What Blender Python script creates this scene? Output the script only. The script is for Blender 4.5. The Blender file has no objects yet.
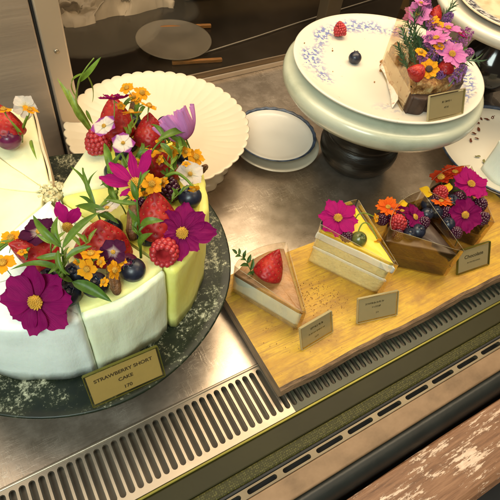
import bpy, bmesh, math, random
from mathutils import Vector as V, Matrix, Euler, noise
R = random.Random(7)
S = bpy.context.scene
COL = S.collection
PI = math.pi
H, F = .45, 498.0
# camera axes (rows = world X, Y, Z expressed in camera coordinates)
MX = Matrix(((0.86471249, 0.33166651, -0.37718647),
             (-0.49070112, 0.71808541, -0.49352382),
             (0.10716678, 0.61184203, 0.78368655)))

def un(u, v, z=0.0):                      # point of the scene at height z
    r = MX @ V((u - 250, 250 - v, -F))
    t = (z - H) / r.z
    return V((r.x * t, r.y * t, z))

def mpp(p):                               # metres per photo pixel at a point
    c = MX.transposed() @ (V(p) - V((0, 0, H)))
    return -c.z / F

def face(x, y, c=1.0):                    # a facing direction, camera-relative, as a world vector
    return (MX @ V((x, y, c))).normalized()

# ------------------------------------------------------------------ materials
def mat(name, col, rough=.5, metal=0, var=0, vscale=20, bump=0, bscale=60, sss=0, spec=.5, col2=None, coat=0,
        stretch=None, sheen=0, trans=0, detail=4):
    m = bpy.data.materials.new(name); m.use_nodes = True
    nt = m.node_tree; b = nt.nodes['Principled BSDF']
    b.inputs['Base Color'].default_value = (*col, 1)
    b.inputs['Roughness'].default_value = rough
    b.inputs['Metallic'].default_value = metal
    b.inputs['Specular IOR Level'].default_value = spec
    if coat: b.inputs['Coat Weight'].default_value = coat; b.inputs['Coat Roughness'].default_value = .12
    if sss:
        b.inputs['Subsurface Weight'].default_value = sss
        b.inputs['Subsurface Radius'].default_value = (1, .6, .35)
        b.inputs['Subsurface Scale'].default_value = .004
    if trans: b.inputs['Transmission Weight'].default_value = trans
    tc = nt.nodes.new('ShaderNodeTexCoord'); src = tc.outputs['Object']
    if stretch:
        mp = nt.nodes.new('ShaderNodeMapping'); mp.inputs['Scale'].default_value = stretch
        nt.links.new(src, mp.inputs[0]); src = mp.outputs[0]
    m['src'] = 0
    if var or col2:
        n = nt.nodes.new('ShaderNodeTexNoise'); n.inputs['Scale'].default_value = vscale; n.inputs['Detail'].default_value = detail
        nt.links.new(src, n.inputs['Vector'])
        r = nt.nodes.new('ShaderNodeValToRGB')
        c2 = col2 or tuple(max(0, c * (1 - var)) for c in col)
        r.color_ramp.elements[0].color = (*c2, 1); r.color_ramp.elements[0].position = .33
        r.color_ramp.elements[1].color = (*col, 1); r.color_ramp.elements[1].position = .67
        nt.links.new(n.outputs[0], r.inputs[0]); nt.links.new(r.outputs[0], b.inputs['Base Color'])
    if bump:
        n2 = nt.nodes.new('ShaderNodeTexNoise'); n2.inputs['Scale'].default_value = bscale; n2.inputs['Detail'].default_value = 5
        nt.links.new(src, n2.inputs['Vector'])
        bp = nt.nodes.new('ShaderNodeBump'); bp.inputs['Strength'].default_value = bump; bp.inputs['Distance'].default_value = .002
        nt.links.new(n2.outputs[0], bp.inputs['Height']); nt.links.new(bp.outputs[0], b.inputs['Normal'])
    return m

class G:                                   # small node-graph helper on top of mat()
    def __init__(s, m):
        s.nt = m.node_tree; s.b = s.nt.nodes['Principled BSDF']
        s.tc = s.nt.nodes.new('ShaderNodeTexCoord')
    def n(s, t, **kw):
        x = s.nt.nodes.new('ShaderNode' + t)
        for k, v in kw.items():
            if k in x.inputs: x.inputs[k].default_value = v
            else: setattr(x, k, v)
        return x
    def l(s, a, b): s.nt.links.new(a, b)
    def mapped(s, scale, rot=(0, 0, 0), src='Object'):
        m = s.n('Mapping'); m.inputs['Scale'].default_value = scale; m.inputs['Rotation'].default_value = rot
        s.l(s.tc.outputs[src], m.inputs[0]); return m.outputs[0]
    def noise(s, vec, scale, detail=4, rough=.5):
        x = s.n('TexNoise'); x.inputs['Scale'].default_value = scale; x.inputs['Detail'].default_value = detail
        x.inputs['Roughness'].default_value = rough
        if vec is not None: s.l(vec, x.inputs['Vector'])
        return x.outputs[0]
    def ramp(s, fac, stops):
        r = s.n('ValToRGB'); e = r.color_ramp.elements
        while len(e) < len(stops): e.new(.5)
        for i, (p, c) in enumerate(stops):
            e[i].position = p; e[i].color = (*c, 1) if len(c) == 3 else c
        s.l(fac, r.inputs[0]); return r.outputs[0]
    def mix(s, fac, a, b):
        x = s.n('MixRGB'); s.l(fac, x.inputs[0])
        for i, q in ((1, a), (2, b)):
            if isinstance(q, tuple): x.inputs[i].default_value = (*q, 1)
            else: s.l(q, x.inputs[i])
        return x.outputs[0]
    def math(s, op, a, b=0.0):
        x = s.n('Math'); x.operation = op
        for i, q in ((0, a), (1, b)):
            if isinstance(q, (int, float)): x.inputs[i].default_value = q
            else: s.l(q, x.inputs[i])
        return x.outputs[0]
    def radius(s):                         # distance from the object's own axis
        m = s.n('VectorMath'); m.operation = 'MULTIPLY'; m.inputs[1].default_value = (1, 1, 0)
        s.l(s.tc.outputs['Object'], m.inputs[0])
        k = s.n('VectorMath'); k.operation = 'LENGTH'; s.l(m.outputs[0], k.inputs[0]); return k.outputs['Value']
    def bump(s, h, strength=.3, dist=.001):
        x = s.n('Bump'); x.inputs['Strength'].default_value = strength; x.inputs['Distance'].default_value = dist
        s.l(h, x.inputs['Height']); s.l(x.outputs[0], s.b.inputs['Normal'])
    def base(s, c): s.l(c, s.b.inputs['Base Color'])
    def rough(s, c): s.l(c, s.b.inputs['Roughness'])

M = {}
# brushed steel deck
m = M['steel'] = mat('brushed_steel', (.50, .44, .36), .3, .9); g = G(m)
st = g.mapped((5, 170, 3), (0, 0, .9)); st2 = g.mapped((260, 7, 3), (0, 0, .25))
a = g.noise(st, 14, 6, .65); b = g.noise(st2, 9, 6, .7); c = g.noise(g.mapped((1, 1, 1)), 9, 5, .6)
sc1 = g.ramp(g.noise(g.mapped((5, 46, 3), (0, 0, .55)), 5, 3), [(.490, (0, 0, 0)), (.5, (1, 1, 1)), (.510, (0, 0, 0))]); sc2 = g.ramp(g.noise(g.mapped((44, 6, 3), (0, 0, .5)), 5, 3), [(.490, (0, 0, 0)), (.5, (1, 1, 1)), (.510, (0, 0, 0))])
msk = g.ramp(g.noise(g.mapped((1, 1, 1)), 16, 3), [(.48, (0, 0, 0)), (.66, (1, 1, 1))]); scr = g.math('MULTIPLY', g.math('MAXIMUM', sc1, sc2), msk)
c2_ = g.noise(g.mapped((1, 1, 1)), 34, 6, .7)
g.base(g.mix(scr, g.mix(g.ramp(c2_, [(.42, (.55,) * 3), (.6, (0, 0, 0))]), g.mix(c, (.48, .39, .31), (.76, .66, .55)), (.40, .32, .24)), (.86, .78, .66)))
sp = g.noise(g.mapped((1, 1, 1)), 160, 2)
g.rough(g.ramp(g.math('ADD', g.math('ADD', g.math('MULTIPLY', a, .4), g.math('MULTIPLY', c, .3)), g.math('MULTIPLY', c2_, .3)), [(.3, (.22,) * 3), (.72, (.44,) * 3)]))
g.bump(g.math('ADD', g.math('MULTIPLY', scr, 1.2), g.math('ADD', g.math('MULTIPLY', a, .5), g.math('ADD', g.math('MULTIPLY', b, .5), g.math('MULTIPLY', sp, .3)))), .14, .0004)
M['panel_steel'] = mat('side_panel_steel', (.50, .39, .30), .45, .6, var=.25, vscale=3, bump=.15, bscale=25, stretch=(1, 1, 12))
M['post_steel'] = mat('post_steel', (.62, .50, .38), .42, .7, var=.15, vscale=6)
M['dark_gap'] = mat('dark_rubber', (.012, .012, .012), .6, 0, var=.3, vscale=40)
M['grille'] = mat('grille_steel', (.46, .39, .30), .40, .9, var=.25, vscale=12, bump=.1, bscale=90)
M['dark_grille'] = mat('dark_coated_grille', (.060, .062, .040), .45, .3, var=.3, vscale=20)  # darker tone for the grille stretch along the board
M['under'] = mat('air_channel_metal', (.15, .125, .09), .45, .4, var=.5, vscale=12, bump=.2, bscale=50)
M['olive'] = mat('olive_trim_metal', (.024, .021, .004), .5, 0, spec=.25, var=.35, vscale=9, bump=.1, bscale=120)
M['lip'] = mat('brass_lip', (.20, .18, .03), .35, .6, var=.2, vscale=14)
m = M['perf'] = mat('perforated_strip', (.30, .27, .08), .5, .2, spec=.3); g = G(m)
vo = g.n('TexVoronoi'); vo.inputs['Scale'].default_value = 560; vo.inputs['Randomness'].default_value = .35; g.l(g.mapped((1, 1, 1)), vo.inputs['Vector'])
g.base(g.ramp(vo.outputs['Distance'], [(.15, (.12, .11, .028)), (.6, (.028, .027, .006))])); g.bump(vo.outputs['Distance'], .5, .0006)
m = M['ledge'] = mat('tan_ledge', (.46, .30, .17), .45, .15, bump=.12, bscale=60); g = G(m)
g.base(g.ramp(g.noise(g.mapped((1, 1.5, 1)), 22, 6, .65), [(.3, (.13, .078, .038)), (.5, (.20, .122, .064)), (.75, (.26, .165, .092))]))
M['slotrail'] = mat('slotted_rail_metal', (.20, .165, .11), .4, .7, var=.3, vscale=15)
M['bumper'] = mat('dark_bumper', (.012, .015, .0135), .45, .0, var=.4, vscale=30, bump=.1, bscale=200)
# counter rail of worn painted wood
m = M['worn'] = mat('worn_painted_wood', (.4, .2, .13), .55); g = G(m)
gr = g.noise(g.mapped((5, 60, 60)), 5, 6, .7)
wood = g.ramp(gr, [(.25, (.07, .028, .013)), (.5, (.21, .10, .05)), (.75, (.31, .165, .09))])
pm = g.math('ADD', g.math('MULTIPLY', g.noise(g.mapped((7, 22, 22)), 3.2, 9, .75), .62), g.math('MULTIPLY', g.noise(g.mapped((14, 130, 130)), 3, 6, .7), .38))
pk = g.ramp(pm, [(.535, (0, 0, 0)), (.555, (1, 1, 1))])
g.base(g.mix(pk, wood, g.ramp(g.noise(g.mapped((20, 60, 40)), 6, 5), [(.3, (.52, .35, .24)), (.7, (.70, .53, .40))])))
g.bump(g.math('ADD', g.math('MULTIPLY', pk, .6), gr), .5, .001)
# cutting board
m = M['board'] = mat('yellow_wood', (.5, .3, .05), .5); g = G(m)
w = g.mapped((2.2, 14, 14), (0, 0, .12))
n1 = g.noise(w, 4, 8, .62); n2 = g.noise(g.mapped((5, 9, 9)), 5, 6, .62); n3 = g.noise(g.mapped((9, 260, 120)), 3, 5, .65)
c = g.ramp(n1, [(.25, (.30, .125, .010)), (.42, (.50, .27, .016)), (.6, (.60, .36, .022)), (.8, (.66, .43, .05))])
c = g.mix(g.ramp(n2, [(.50, (0, 0, 0)), (.64, (.85, .85, .85))]), c, (.27, .12, .02))
n5 = g.noise(g.mapped((9, 13, 13), (0, 0, .4)), 1.6, 7, .68); c = g.mix(g.ramp(n5, [(.52, (0, 0, 0)), (.70, (.8,) * 3)]), c, (.20, .075, .012))
n4 = g.noise(g.mapped((30, 60, 60)), 8, 6, .7); c = g.mix(g.ramp(n4, [(.4, (.45,) * 3), (.62, (0, 0, 0))]), c, (.42, .24, .03))
c = g.mix(g.ramp(n3, [(.36, (.75,) * 3), (.52, (0, 0, 0))]), c, (.30, .15, .025)); g.base(c); g.bump(g.math('ADD', n3, n1), .35, .0008)
M['bark'] = mat('bark_edge_wood', (.26, .15, .075), .7, 0, var=.6, vscale=8, bump=.6, bscale=40, stretch=(6, 20, 20))
M['board_side'] = mat('board_end_grain', (.36, .22, .12), .6, 0, var=.5, vscale=10, bump=.4, bscale=60, stretch=(20, 4, 30))
# dark plate with sugar dusting
m = M['darkplate'] = mat('dark_glazed_stoneware', (.02, .025, .02), .22, coat=.3); g = G(m)
r = g.radius()
d1 = g.noise(g.mapped((1, 1, 1)), 330, 6, .8); d2 = g.noise(g.mapped((1, 1, 1)), 60, 4, .6)
band = g.ramp(r, [(.100, (.93,) * 3), (.118, (.98,) * 3), (.138, (.97,) * 3), (.1432, (.88,) * 3)])
k = g.math('MULTIPLY', g.math('ADD', g.math('MULTIPLY', d1, .62), g.math('MULTIPLY', d2, .38)), band)
k = g.ramp(k, [(.515, (0, 0, 0)), (.62, (1, 1, 1))])
g.base(g.mix(k, g.ramp(d2, [(.35, (.004, .008, .005)), (.7, (.018, .024, .010))]), (.50, .49, .34)))
g.rough(g.ramp(k, [(0, (.38,) * 3), (1, (.8,) * 3)])); m.node_tree.nodes['Principled BSDF'].inputs['Coat Weight'].default_value = 0; m.node_tree.nodes['Principled BSDF'].inputs['Specular IOR Level'].default_value = .3
M['cream_china'] = mat('cream_scalloped_china', (.70, .61, .46), .28, sss=.06, var=.06, vscale=10, coat=.2)
M['white_china'] = mat('white_china', (.78, .72, .60), .25, var=.05, vscale=10, coat=.2)
M['cool_china'] = mat('pale_grey_china', (.72, .68, .60), .2, var=.08, vscale=14, coat=.3)
M['china_under'] = mat('cream_saucer_china', (.60, .53, .40), .3, var=.12, vscale=14, coat=.2)
M['blue_rim'] = mat('blue_glaze_rim', (.07, .10, .16), .3, var=.7, vscale=120)
# blue flowered porcelain
m = M['floral'] = mat('blue_flowered_porcelain', (.8, .74, .62), .25, coat=.25); g = G(m)
r = g.radius(); ring = g.ramp(r, [(.070, (0, 0, 0)), (.084, (1, 1, 1)), (.099, (1, 1, 1)), (.104, (0, 0, 0))])
p1 = g.ramp(g.noise(g.mapped((1, 1, 1)), 15, 1), [(.46, (0, 0, 0)), (.56, (1, 1, 1))]); p2 = g.ramp(g.noise(g.mapped((1, 1, 1)), 230, 3), [(.47, (0, 0, 0)), (.54, (1, 1, 1))])
k = g.math('MULTIPLY', g.math('MULTIPLY', ring, p1), p2)
cr = g.ramp(g.noise(g.mapped((1, 1, 1)), 120, 3), [(.70, (0, 0, 0)), (.74, (1, 1, 1))])
c = g.mix(k, g.ramp(g.noise(g.mapped((1, 1, 1)), 9, 3), [(.3, (.66, .60, .49)), (.7, (.72, .67, .57))]), (.17, .20, .42))
c = g.mix(g.math('MULTIPLY', cr, .6), c, (.42, .28, .14)); g.base(c)
m = M['dark_floral'] = mat('dark_flowered_porcelain', (.8, .74, .62), .3); g = G(m)
r = g.radius(); ring = g.ramp(r, [(.066, (0, 0, 0)), (.070, (1, 1, 1)), (.087, (1, 1, 1)), (.090, (0, 0, 0))])
p2 = g.ramp(g.noise(g.mapped((1, 1, 1)), 190, 3), [(.42, (0, 0, 0)), (.56, (1, 1, 1))])
k = g.math('MULTIPLY', ring, p2)
p3 = g.ramp(g.noise(g.mapped((1, 1, 1)), 34, 4), [(.5, (0, 0, 0)), (.7, (1, 1, 1))])
g.base(g.mix(ring, g.mix(p3, (.74, .62, .42), (.46, .36, .20)), g.mix(k, (.62, .60, .56), (.05, .05, .075))))
m = M['marble'] = mat('pale_green_marble', (.62, .60, .49), .25, sss=.08, coat=.2); g = G(m)
g.base(g.ramp(g.noise(g.mapped((1, 1, 2)), 12, 7, .65), [(.3, (.34, .36, .26)), (.48, (.48, .50, .38)), (.75, (.57, .58, .46))]))
M['darkwood'] = mat('dark_turned_wood', (.016, .012, .008), .36, var=.6, vscale=30, bump=.35, bscale=60, stretch=(1, 1, 5), spec=.4)
M['dark_glass'] = mat('smoked_glass', (.018, .014, .012), .12, var=.4, vscale=20, coat=.5)
# cake
def frost(n, c1, c2, face_c=None):
    m = mat(n, c1, .5, sss=.18); g = G(m)
    g.base(g.ramp(g.noise(g.mapped((1, 1, 1)), 26, 4, .6), [(.3, c2), (.62, c1)]))
    g.bump(g.math('ADD', g.noise(g.mapped((26, 26, 9)), 2.4, 5, .6), g.math('MULTIPLY', g.noise(g.mapped((1, 1, 1)), 260, 4), .12)), .36, .003)
    M[n] = m
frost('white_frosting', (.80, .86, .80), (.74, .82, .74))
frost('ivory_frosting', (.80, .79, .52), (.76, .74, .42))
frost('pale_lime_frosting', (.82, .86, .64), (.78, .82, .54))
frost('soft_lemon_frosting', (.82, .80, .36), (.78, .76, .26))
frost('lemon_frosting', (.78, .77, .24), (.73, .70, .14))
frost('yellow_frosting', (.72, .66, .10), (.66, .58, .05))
M['sponge'] = mat('sponge', (.74, .55, .24), .85, var=.3, vscale=90, bump=.7, bscale=220, sss=.1)
M['crumb'] = mat('torn_sponge', (.76, .66, .36), .9, var=.4, vscale=120, bump=.8, bscale=300)
M['liner'] = mat('peach_liner_paper', (.74, .56, .36), .6, var=.1, vscale=30)
M['cream'] = mat('whipped_cream', (.88, .86, .74), .5, sss=.2, var=.06, vscale=40, bump=.25, bscale=130)
M['pale_sponge'] = mat('pale_sponge', (.88, .76, .38), .85, var=.14, vscale=110, bump=.6, bscale=260, sss=.1)
M['mango'] = mat('mango_glaze', (.84, .55, .025), .42, coat=.05, var=.18, vscale=30, sss=.1, bump=.1, bscale=80)
M['cheese'] = mat('cheesecake', (.74, .78, .66), .5, sss=.2, var=.1, vscale=40, bump=.2, bscale=120)
M['browned'] = mat('browned_top', (.40, .19, .06), .4, var=.45, vscale=55, bump=.5, bscale=160)
M['biscuit'] = mat('biscuit_base', (.42, .27, .10), .85, var=.4, vscale=140, bump=.8, bscale=300)
M['choc'] = mat('chocolate_sponge', (.034, .013, .006), .7, var=.5, vscale=90, bump=.8, bscale=220)
M['ganache'] = mat('ganache', (.03, .011, .006), .4, var=.4, vscale=40, coat=.2, bump=.2, bscale=90)
M['choc_cream'] = mat('chocolate_cream', (.085, .034, .014), .45, var=.25, vscale=60, bump=.4, bscale=140)
M['crust'] = mat('dark_tart_crust', (.075, .038, .024), .6, var=.5, vscale=60, bump=.7, bscale=150)
m = M['meringue'] = mat('torched_meringue', (.7, .5, .25), .5, sss=.1); g = G(m)
g.base(g.ramp(g.noise(g.mapped((1, 1, 1)), 130, 6, .7), [(.36, (.12, .04, .012)), (.50, (.38, .18, .05)), (.63, (.66, .46, .20)), (.8, (.78, .64, .36))]))
g.bump(g.noise(g.mapped((1, 1, 1)), 120, 6, .7), .8, .003)
m = M['smear'] = mat('cream_with_berry_flecks', (.8, .72, .6), .5, sss=.1); g = G(m)
g.base(g.ramp(g.noise(g.mapped((1, 1, 1)), 150, 4), [(.30, (.42, .18, .10)), (.42, (.78, .66, .52)), (.8, (.82, .73, .60))]))
# fruit, flowers, leaves
m = M['straw'] = mat('strawberry_flesh', (.45, .03, .025), .40, sss=.03, coat=0, spec=.28); g = G(m)
g.base(g.ramp(g.noise(g.mapped((1, 1, 1)), 1.6, 4), [(.25, (.16, .005, .008)), (.5, (.34, .012, .012)), (.8, (.46, .05, .024))]))
M['seed'] = mat('strawberry_seed', (.40, .13, .025), .5, var=.4, vscale=9)
M['rasp'] = mat('raspberry_flesh', (.46, .025, .03), .45, sss=.2, var=.35, vscale=2.2, coat=.15)
M['blackberry'] = mat('dark_berry_flesh', (.07, .008, .03), .25, var=.5, vscale=2.5, coat=.4)
M['plum'] = mat('plum_skin', (.13, .01, .055), .25, var=.4, vscale=2, coat=.3)
M['blue'] = mat('blueberry_skin', (.016, .020, .040), .38, var=.6, vscale=2.4, coat=.1)
M['olive_grape'] = mat('green_grape_skin', (.13, .14, .035), .3, var=.5, vscale=2, coat=.2)
M['pecan'] = mat('pecan_shell', (.23, .10, .032), .55, var=.6, vscale=3, bump=.5, bscale=9)
def thin(m, g, colsock, f):                # thin living tissue lets some light through
    nt = m.node_tree; out = nt.nodes['Material Output']; mx = g.n('MixShader'); tr = g.n('BsdfTranslucent'); mx.inputs[0].default_value = f
    g.l(colsock, tr.inputs[0]); g.l(g.b.outputs[0], mx.inputs[1]); g.l(tr.outputs[0], mx.inputs[2]); g.l(mx.outputs[0], out.inputs[0])
def leafmat(n, c1, c2, c3):                # each leaf its own green, with a pale midrib grain
    m = mat(n, c1, .42, spec=.4); g = G(m); oi = g.n('ObjectInfo')
    c = g.ramp(oi.outputs['Random'], [(0, c1), (.5, c2), (1, c3)])
    c = g.mix(g.ramp(g.noise(g.mapped((1, 1, 1)), 240, 3), [(.4, (.5,) * 3), (.65, (0, 0, 0))]), c, tuple(q * .55 for q in c2)); g.base(c); g.bump(g.noise(g.mapped((1, 1, 1)), 500, 2), .2, .0005); thin(m, g, c, .3); M[n] = m
def petal(n, c, c2, tip=None):             # petal colour runs along its length, with fine veins
    m = mat(n, c, .62, spec=.18); g = G(m); x = g.n('SeparateXYZ'); g.l(g.tc.outputs['Object'], x.inputs[0])
    stops = [(.0, c2), (.62, c), (.74, tip), (1, tip)] if n == 'violet_white' else [(.0, c2), (.35, c), (1, tip or c)]
    base = g.ramp(x.outputs[0], stops)
    v = g.noise(g.mapped((1.5, 26, 1)), 1.6, 3)
    g.base(g.mix(g.ramp(v, [(.35, (.22,) * 3), (.62, (0, 0, 0))]), base, tuple(q * .6 for q in c)))
    g.bump(v, .3, .02)
    thin(m, g, base, .28)
    M[n] = m
petal('magenta', (.38, .002, .14), (.22, .001, .07))
petal('deep_magenta', (.23, .001, .09), (.12, .001, .045))
petal('orchid', (.56, .19, .48), (.30, .03, .24), (.62, .26, .55))
petal('pink', (.60, .16, .43), (.40, .04, .22), (.66, .25, .52))
petal('gold', (.80, .33, .008), (.62, .20, .004), (.82, .38, .012))
petal('gold_brown', (.72, .30, .008), (.10, .02, .004), (.82, .40, .012))
petal('orange', (.72, .10, .006), (.60, .06, .004), (.78, .17, .012))
petal('red_orange', (.55, .035, .008), (.40, .015, .006), (.62, .07, .012))
petal('yellow', (.82, .50, .012), (.70, .36, .01))
petal('violet_white', (.74, .62, .60), (.80, .74, .55), (.30, .015, .27))
petal('dark_violet', (.07, .004, .04), (.70, .55, .50), (.05, .003, .03))
petal('white', (.70, .62, .52), (.62, .50, .18), (.70, .58, .50))
petal('lavender', (.34, .16, .44), (.20, .08, .26), (.42, .22, .52))
M['pollen'] = mat('flower_centre', (.64, .34, .03), .7, var=.45, vscale=3, bump=.6, bscale=6)
M['dark_eye'] = mat('dark_flower_centre', (.06, .02, .012), .7, var=.5, vscale=3)
leafmat('leaf', (.13, .22, .02), (.08, .17, .018), (.17, .27, .03)); leafmat('leaf_light', (.24, .34, .035), (.18, .30, .03), (.30, .38, .06)); leafmat('leaf_dark', (.045, .10, .02), (.07, .14, .022), (.05, .12, .02))
M['rosemary'] = mat('rosemary_needles', (.10, .17, .07), .5, var=.4, vscale=70, col2=(.05, .10, .04))
# cards
M['paper'] = mat('kraft_card', (.36, .265, .10), .7, var=.10, vscale=30, bump=.1, bscale=300)
M['grey_paper'] = mat('beige_card', (.40, .33, .22), .7, var=.10, vscale=30, bump=.1, bscale=300)
M['ink'] = mat('printed_ink', (.045, .028, .012), .7, var=.2, vscale=80)
m = M['acrylic'] = bpy.data.materials.new('clear_acrylic'); m.use_nodes = True; nt = m.node_tree; nt.nodes.clear()
def clear(nt, tint, gl, rough=.08, fac=.12, bmp=.35):
    o = nt.nodes.new('ShaderNodeOutputMaterial'); mx = nt.nodes.new('ShaderNodeMixShader'); t = nt.nodes.new('ShaderNodeBsdfTransparent'); gg = nt.nodes.new('ShaderNodeBsdfGlossy')
    fr = nt.nodes.new('ShaderNodeLayerWeight'); fr.inputs[0].default_value = .35
    ma = nt.nodes.new('ShaderNodeMath'); ma.operation = 'MULTIPLY_ADD'; ma.inputs[1].default_value = fac * 3; ma.inputs[2].default_value = fac * .22
    tc = nt.nodes.new('ShaderNodeTexCoord'); nn = nt.nodes.new('ShaderNodeTexNoise'); nn.inputs['Scale'].default_value = 25; bp = nt.nodes.new('ShaderNodeBump'); bp.inputs['Strength'].default_value = bmp; bp.inputs['Distance'].default_value = .004
    nt.links.new(tc.outputs['Object'], nn.inputs['Vector']); nt.links.new(nn.outputs[0], bp.inputs['Height']); nt.links.new(bp.outputs[0], gg.inputs['Normal'])
    t.inputs[0].default_value = (*tint, 1); gg.inputs[0].default_value = (*gl, 1); gg.inputs[1].default_value = rough
    nt.links.new(fr.outputs['Facing'], ma.inputs[0]); nt.links.new(ma.outputs[0], mx.inputs[0])
    nt.links.new(t.outputs[0], mx.inputs[1]); nt.links.new(gg.outputs[0], mx.inputs[2]); nt.links.new(mx.outputs[0], o.inputs[0])
clear(nt, (.96, .94, .86), (1, .95, .8), .15, .05)
m = M['acetate'] = bpy.data.materials.new('clear_acetate_film'); m.use_nodes = True; m.node_tree.nodes.clear(); clear(m.node_tree, (.985, .975, .93), (1, .95, .86), .05, .22)
m = M['amber_film'] = bpy.data.materials.new('amber_acetate_film'); m.use_nodes = True; m.node_tree.nodes.clear(); clear(m.node_tree, (.80, .70, .56), (1, .90, .72), .05, .17)
M['film_edge'] = mat('film_edge', (.50, .42, .26), .25, var=.5, vscale=30)
m = M['pane'] = bpy.data.materials.new('case_glass'); m.use_nodes = True; m.node_tree.nodes.clear(); clear(m.node_tree, (.84, .81, .76), (1, .95, .88), .06, .05, 0)
M['rear_top'] = mat('dark_rear_worktop', (.016, .012, .009), .22, .0, var=.6, vscale=7, bump=.1, bscale=50)
M['rear_wall'] = mat('dark_rear_wall', (.02, .015, .012), .6, var=.4, vscale=3)
M['grey_dish'] = mat('dull_grey_dish', (.17, .15, .12), .45, var=.35, vscale=14)
M['bag'] = mat('crumpled_paper', (.52, .46, .38), .7, var=.5, vscale=14, bump=.8, bscale=38)
M['carton'] = mat('brown_carton', (.55, .38, .19), .7, var=.3, vscale=9)
M['stick'] = mat('orange_wooden_stick', (.45, .20, .05), .5, var=.5, vscale=30, stretch=(3, 30, 30))
M['grey_post'] = mat('beige_post', (.24, .20, .15), .4, .3, var=.2, vscale=8)
M['wire'] = mat('pale_cable', (.4, .37, .33), .5, var=.2, vscale=40)

# ------------------------------------------------------------------ object helpers
def link(o, parent=None):
    COL.objects.link(o)
    if parent: o.parent = parent
    return o
def tag(o, label=None, cat=None, group=None, kind=None):
    for k, v in (('label', label), ('category', cat), ('group', group), ('kind', kind)):
        if v: o[k] = v
    return o
def thing(name, label, cat, loc=(0, 0, 0), group=None, normal=None, roll=0, scale=1):
    o = bpy.data.objects.new(name, None); o.empty_display_size = .01
    o.location = loc
    if normal is not None:
        o.rotation_mode = 'QUATERNION'
        o.rotation_quaternion = V(normal).normalized().to_track_quat('Z', 'Y') @ Euler((0, 0, roll)).to_quaternion()
    o.scale = (scale,) * 3
    link(o); return tag(o, label, cat, group)
def meshd(name, verts, faces, mats, smooth=True, idx=None):
    me = bpy.data.meshes.new(name); me.from_pydata([tuple(v) for v in verts], [], faces)
    for q in (mats if isinstance(mats, (list, tuple)) else [mats]): me.materials.append(q)
    if idx:
        for p, i in zip(me.polygons, idx): p.material_index = i
    for p in me.polygons: p.use_smooth = smooth
    me.update(); return me
def put(name, me, parent=None, loc=(0, 0, 0), rot=None, scale=None):
    o = bpy.data.objects.new(name, me); o.location = loc
    if rot: o.rotation_euler = rot
    if scale: o.scale = scale
    return link(o, parent)
def fixn(me):
    bm = bmesh.new(); bm.from_mesh(me); bmesh.ops.recalc_face_normals(bm, faces=bm.faces); bm.to_mesh(me); bm.free(); return me

def lathe(prof, n=64, mod=None):           # mod(angle, t index, r, z) -> r, z
    vs, fs = [], []
    for i, (r, z) in enumerate(prof):
        for k in range(n):
            a = 2 * PI * k / n; rr, zz = (mod(a, i, r, z) if mod else (r, z))
            vs.append((rr * math.cos(a), rr * math.sin(a), zz))
    for i in range(len(prof) - 1):
        for k in range(n):
            k2 = (k + 1) % n; fs.append((i * n + k, i * n + k2, (i + 1) * n + k2, (i + 1) * n + k))
    fs.append(tuple(range(n - 1, -1, -1))); fs.append(tuple((len(prof) - 1) * n + k for k in range(n)))
    return vs, fs
def lathe_m(name, prof, m, n=64, mod=None): return fixn(meshd(name, *lathe(prof, n, mod), m))
def ring_m(name, prof, m, n=64, mod=None):
    vs, fs = lathe(prof, n, mod); L = len(prof) - 1; fs = fs[:-2]
    fs += [(L * n + k, L * n + (k + 1) % n, (k + 1) % n, k) for k in range(n)]
    return fixn(meshd(name, vs, fs, m))
def box(x0, x1, y0, y1, z0, z1):
    v = [(x, y, z) for x in (x0, x1) for y in (y0, y1) for z in (z0, z1)]
    return v, [(0, 1, 3, 2), (4, 6, 7, 5), (0, 4, 5, 1), (2, 3, 7, 6), (0, 2, 6, 4), (1, 5, 7, 3)]
def bevel_box(name, dims, m, w=.001, seg=2):
    me = meshd(name, *box(*dims), m, False)
    bm = bmesh.new(); bm.from_mesh(me)
    bmesh.ops.recalc_face_normals(bm, faces=bm.faces)
    bmesh.ops.bevel(bm, geom=bm.edges[:], offset=w, segments=seg, affect='EDGES', profile=.5); bm.to_mesh(me); bm.free(); return me
def tube(pts, r0, r1=None, n=8, r=None):
    pts = [V(p) for p in pts]; vs, fs = [], []; L = len(pts)
    for i, p in enumerate(pts):
        d = (pts[min(i + 1, L - 1)] - pts[max(i - 1, 0)]).normalized()
        a = d.orthogonal().normalized() if i == 0 else (pa - d * pa.dot(d)).normalized()
        pa = a; b = d.cross(a); rad = r[i] if r else r0 + (((r1 if r1 is not None else r0) - r0) * i / (L - 1))
        for k in range(n):
            t = 2 * PI * k / n; vs.append(p + (a * math.cos(t) + b * math.sin(t)) * rad)
    for i in range(L - 1):
        for k in range(n):
            k2 = (k + 1) % n; fs.append((i * n + k, i * n + k2, (i + 1) * n + k2, (i + 1) * n + k))
    fs.append(tuple(range(n - 1, -1, -1))); fs.append(tuple((L - 1) * n + k for k in range(n)))
    return vs, fs
def join(parts):
    vs, fs, ix = [], [], []
    for q in parts:
        v, f = q[0], q[1]; o = len(vs); vs += list(v); fs += [tuple(o + i for i in x) for x in f]; ix += [q[2] if len(q) > 2 else 0] * len(f)
    return vs, fs, ix
def bez(a, b, c, n=8):
    a, b, c = V(a), V(b), V(c)
    return [a * (1 - t) ** 2 + b * 2 * t * (1 - t) + c * t * t for t in [i / (n - 1) for i in range(n)]]

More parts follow.
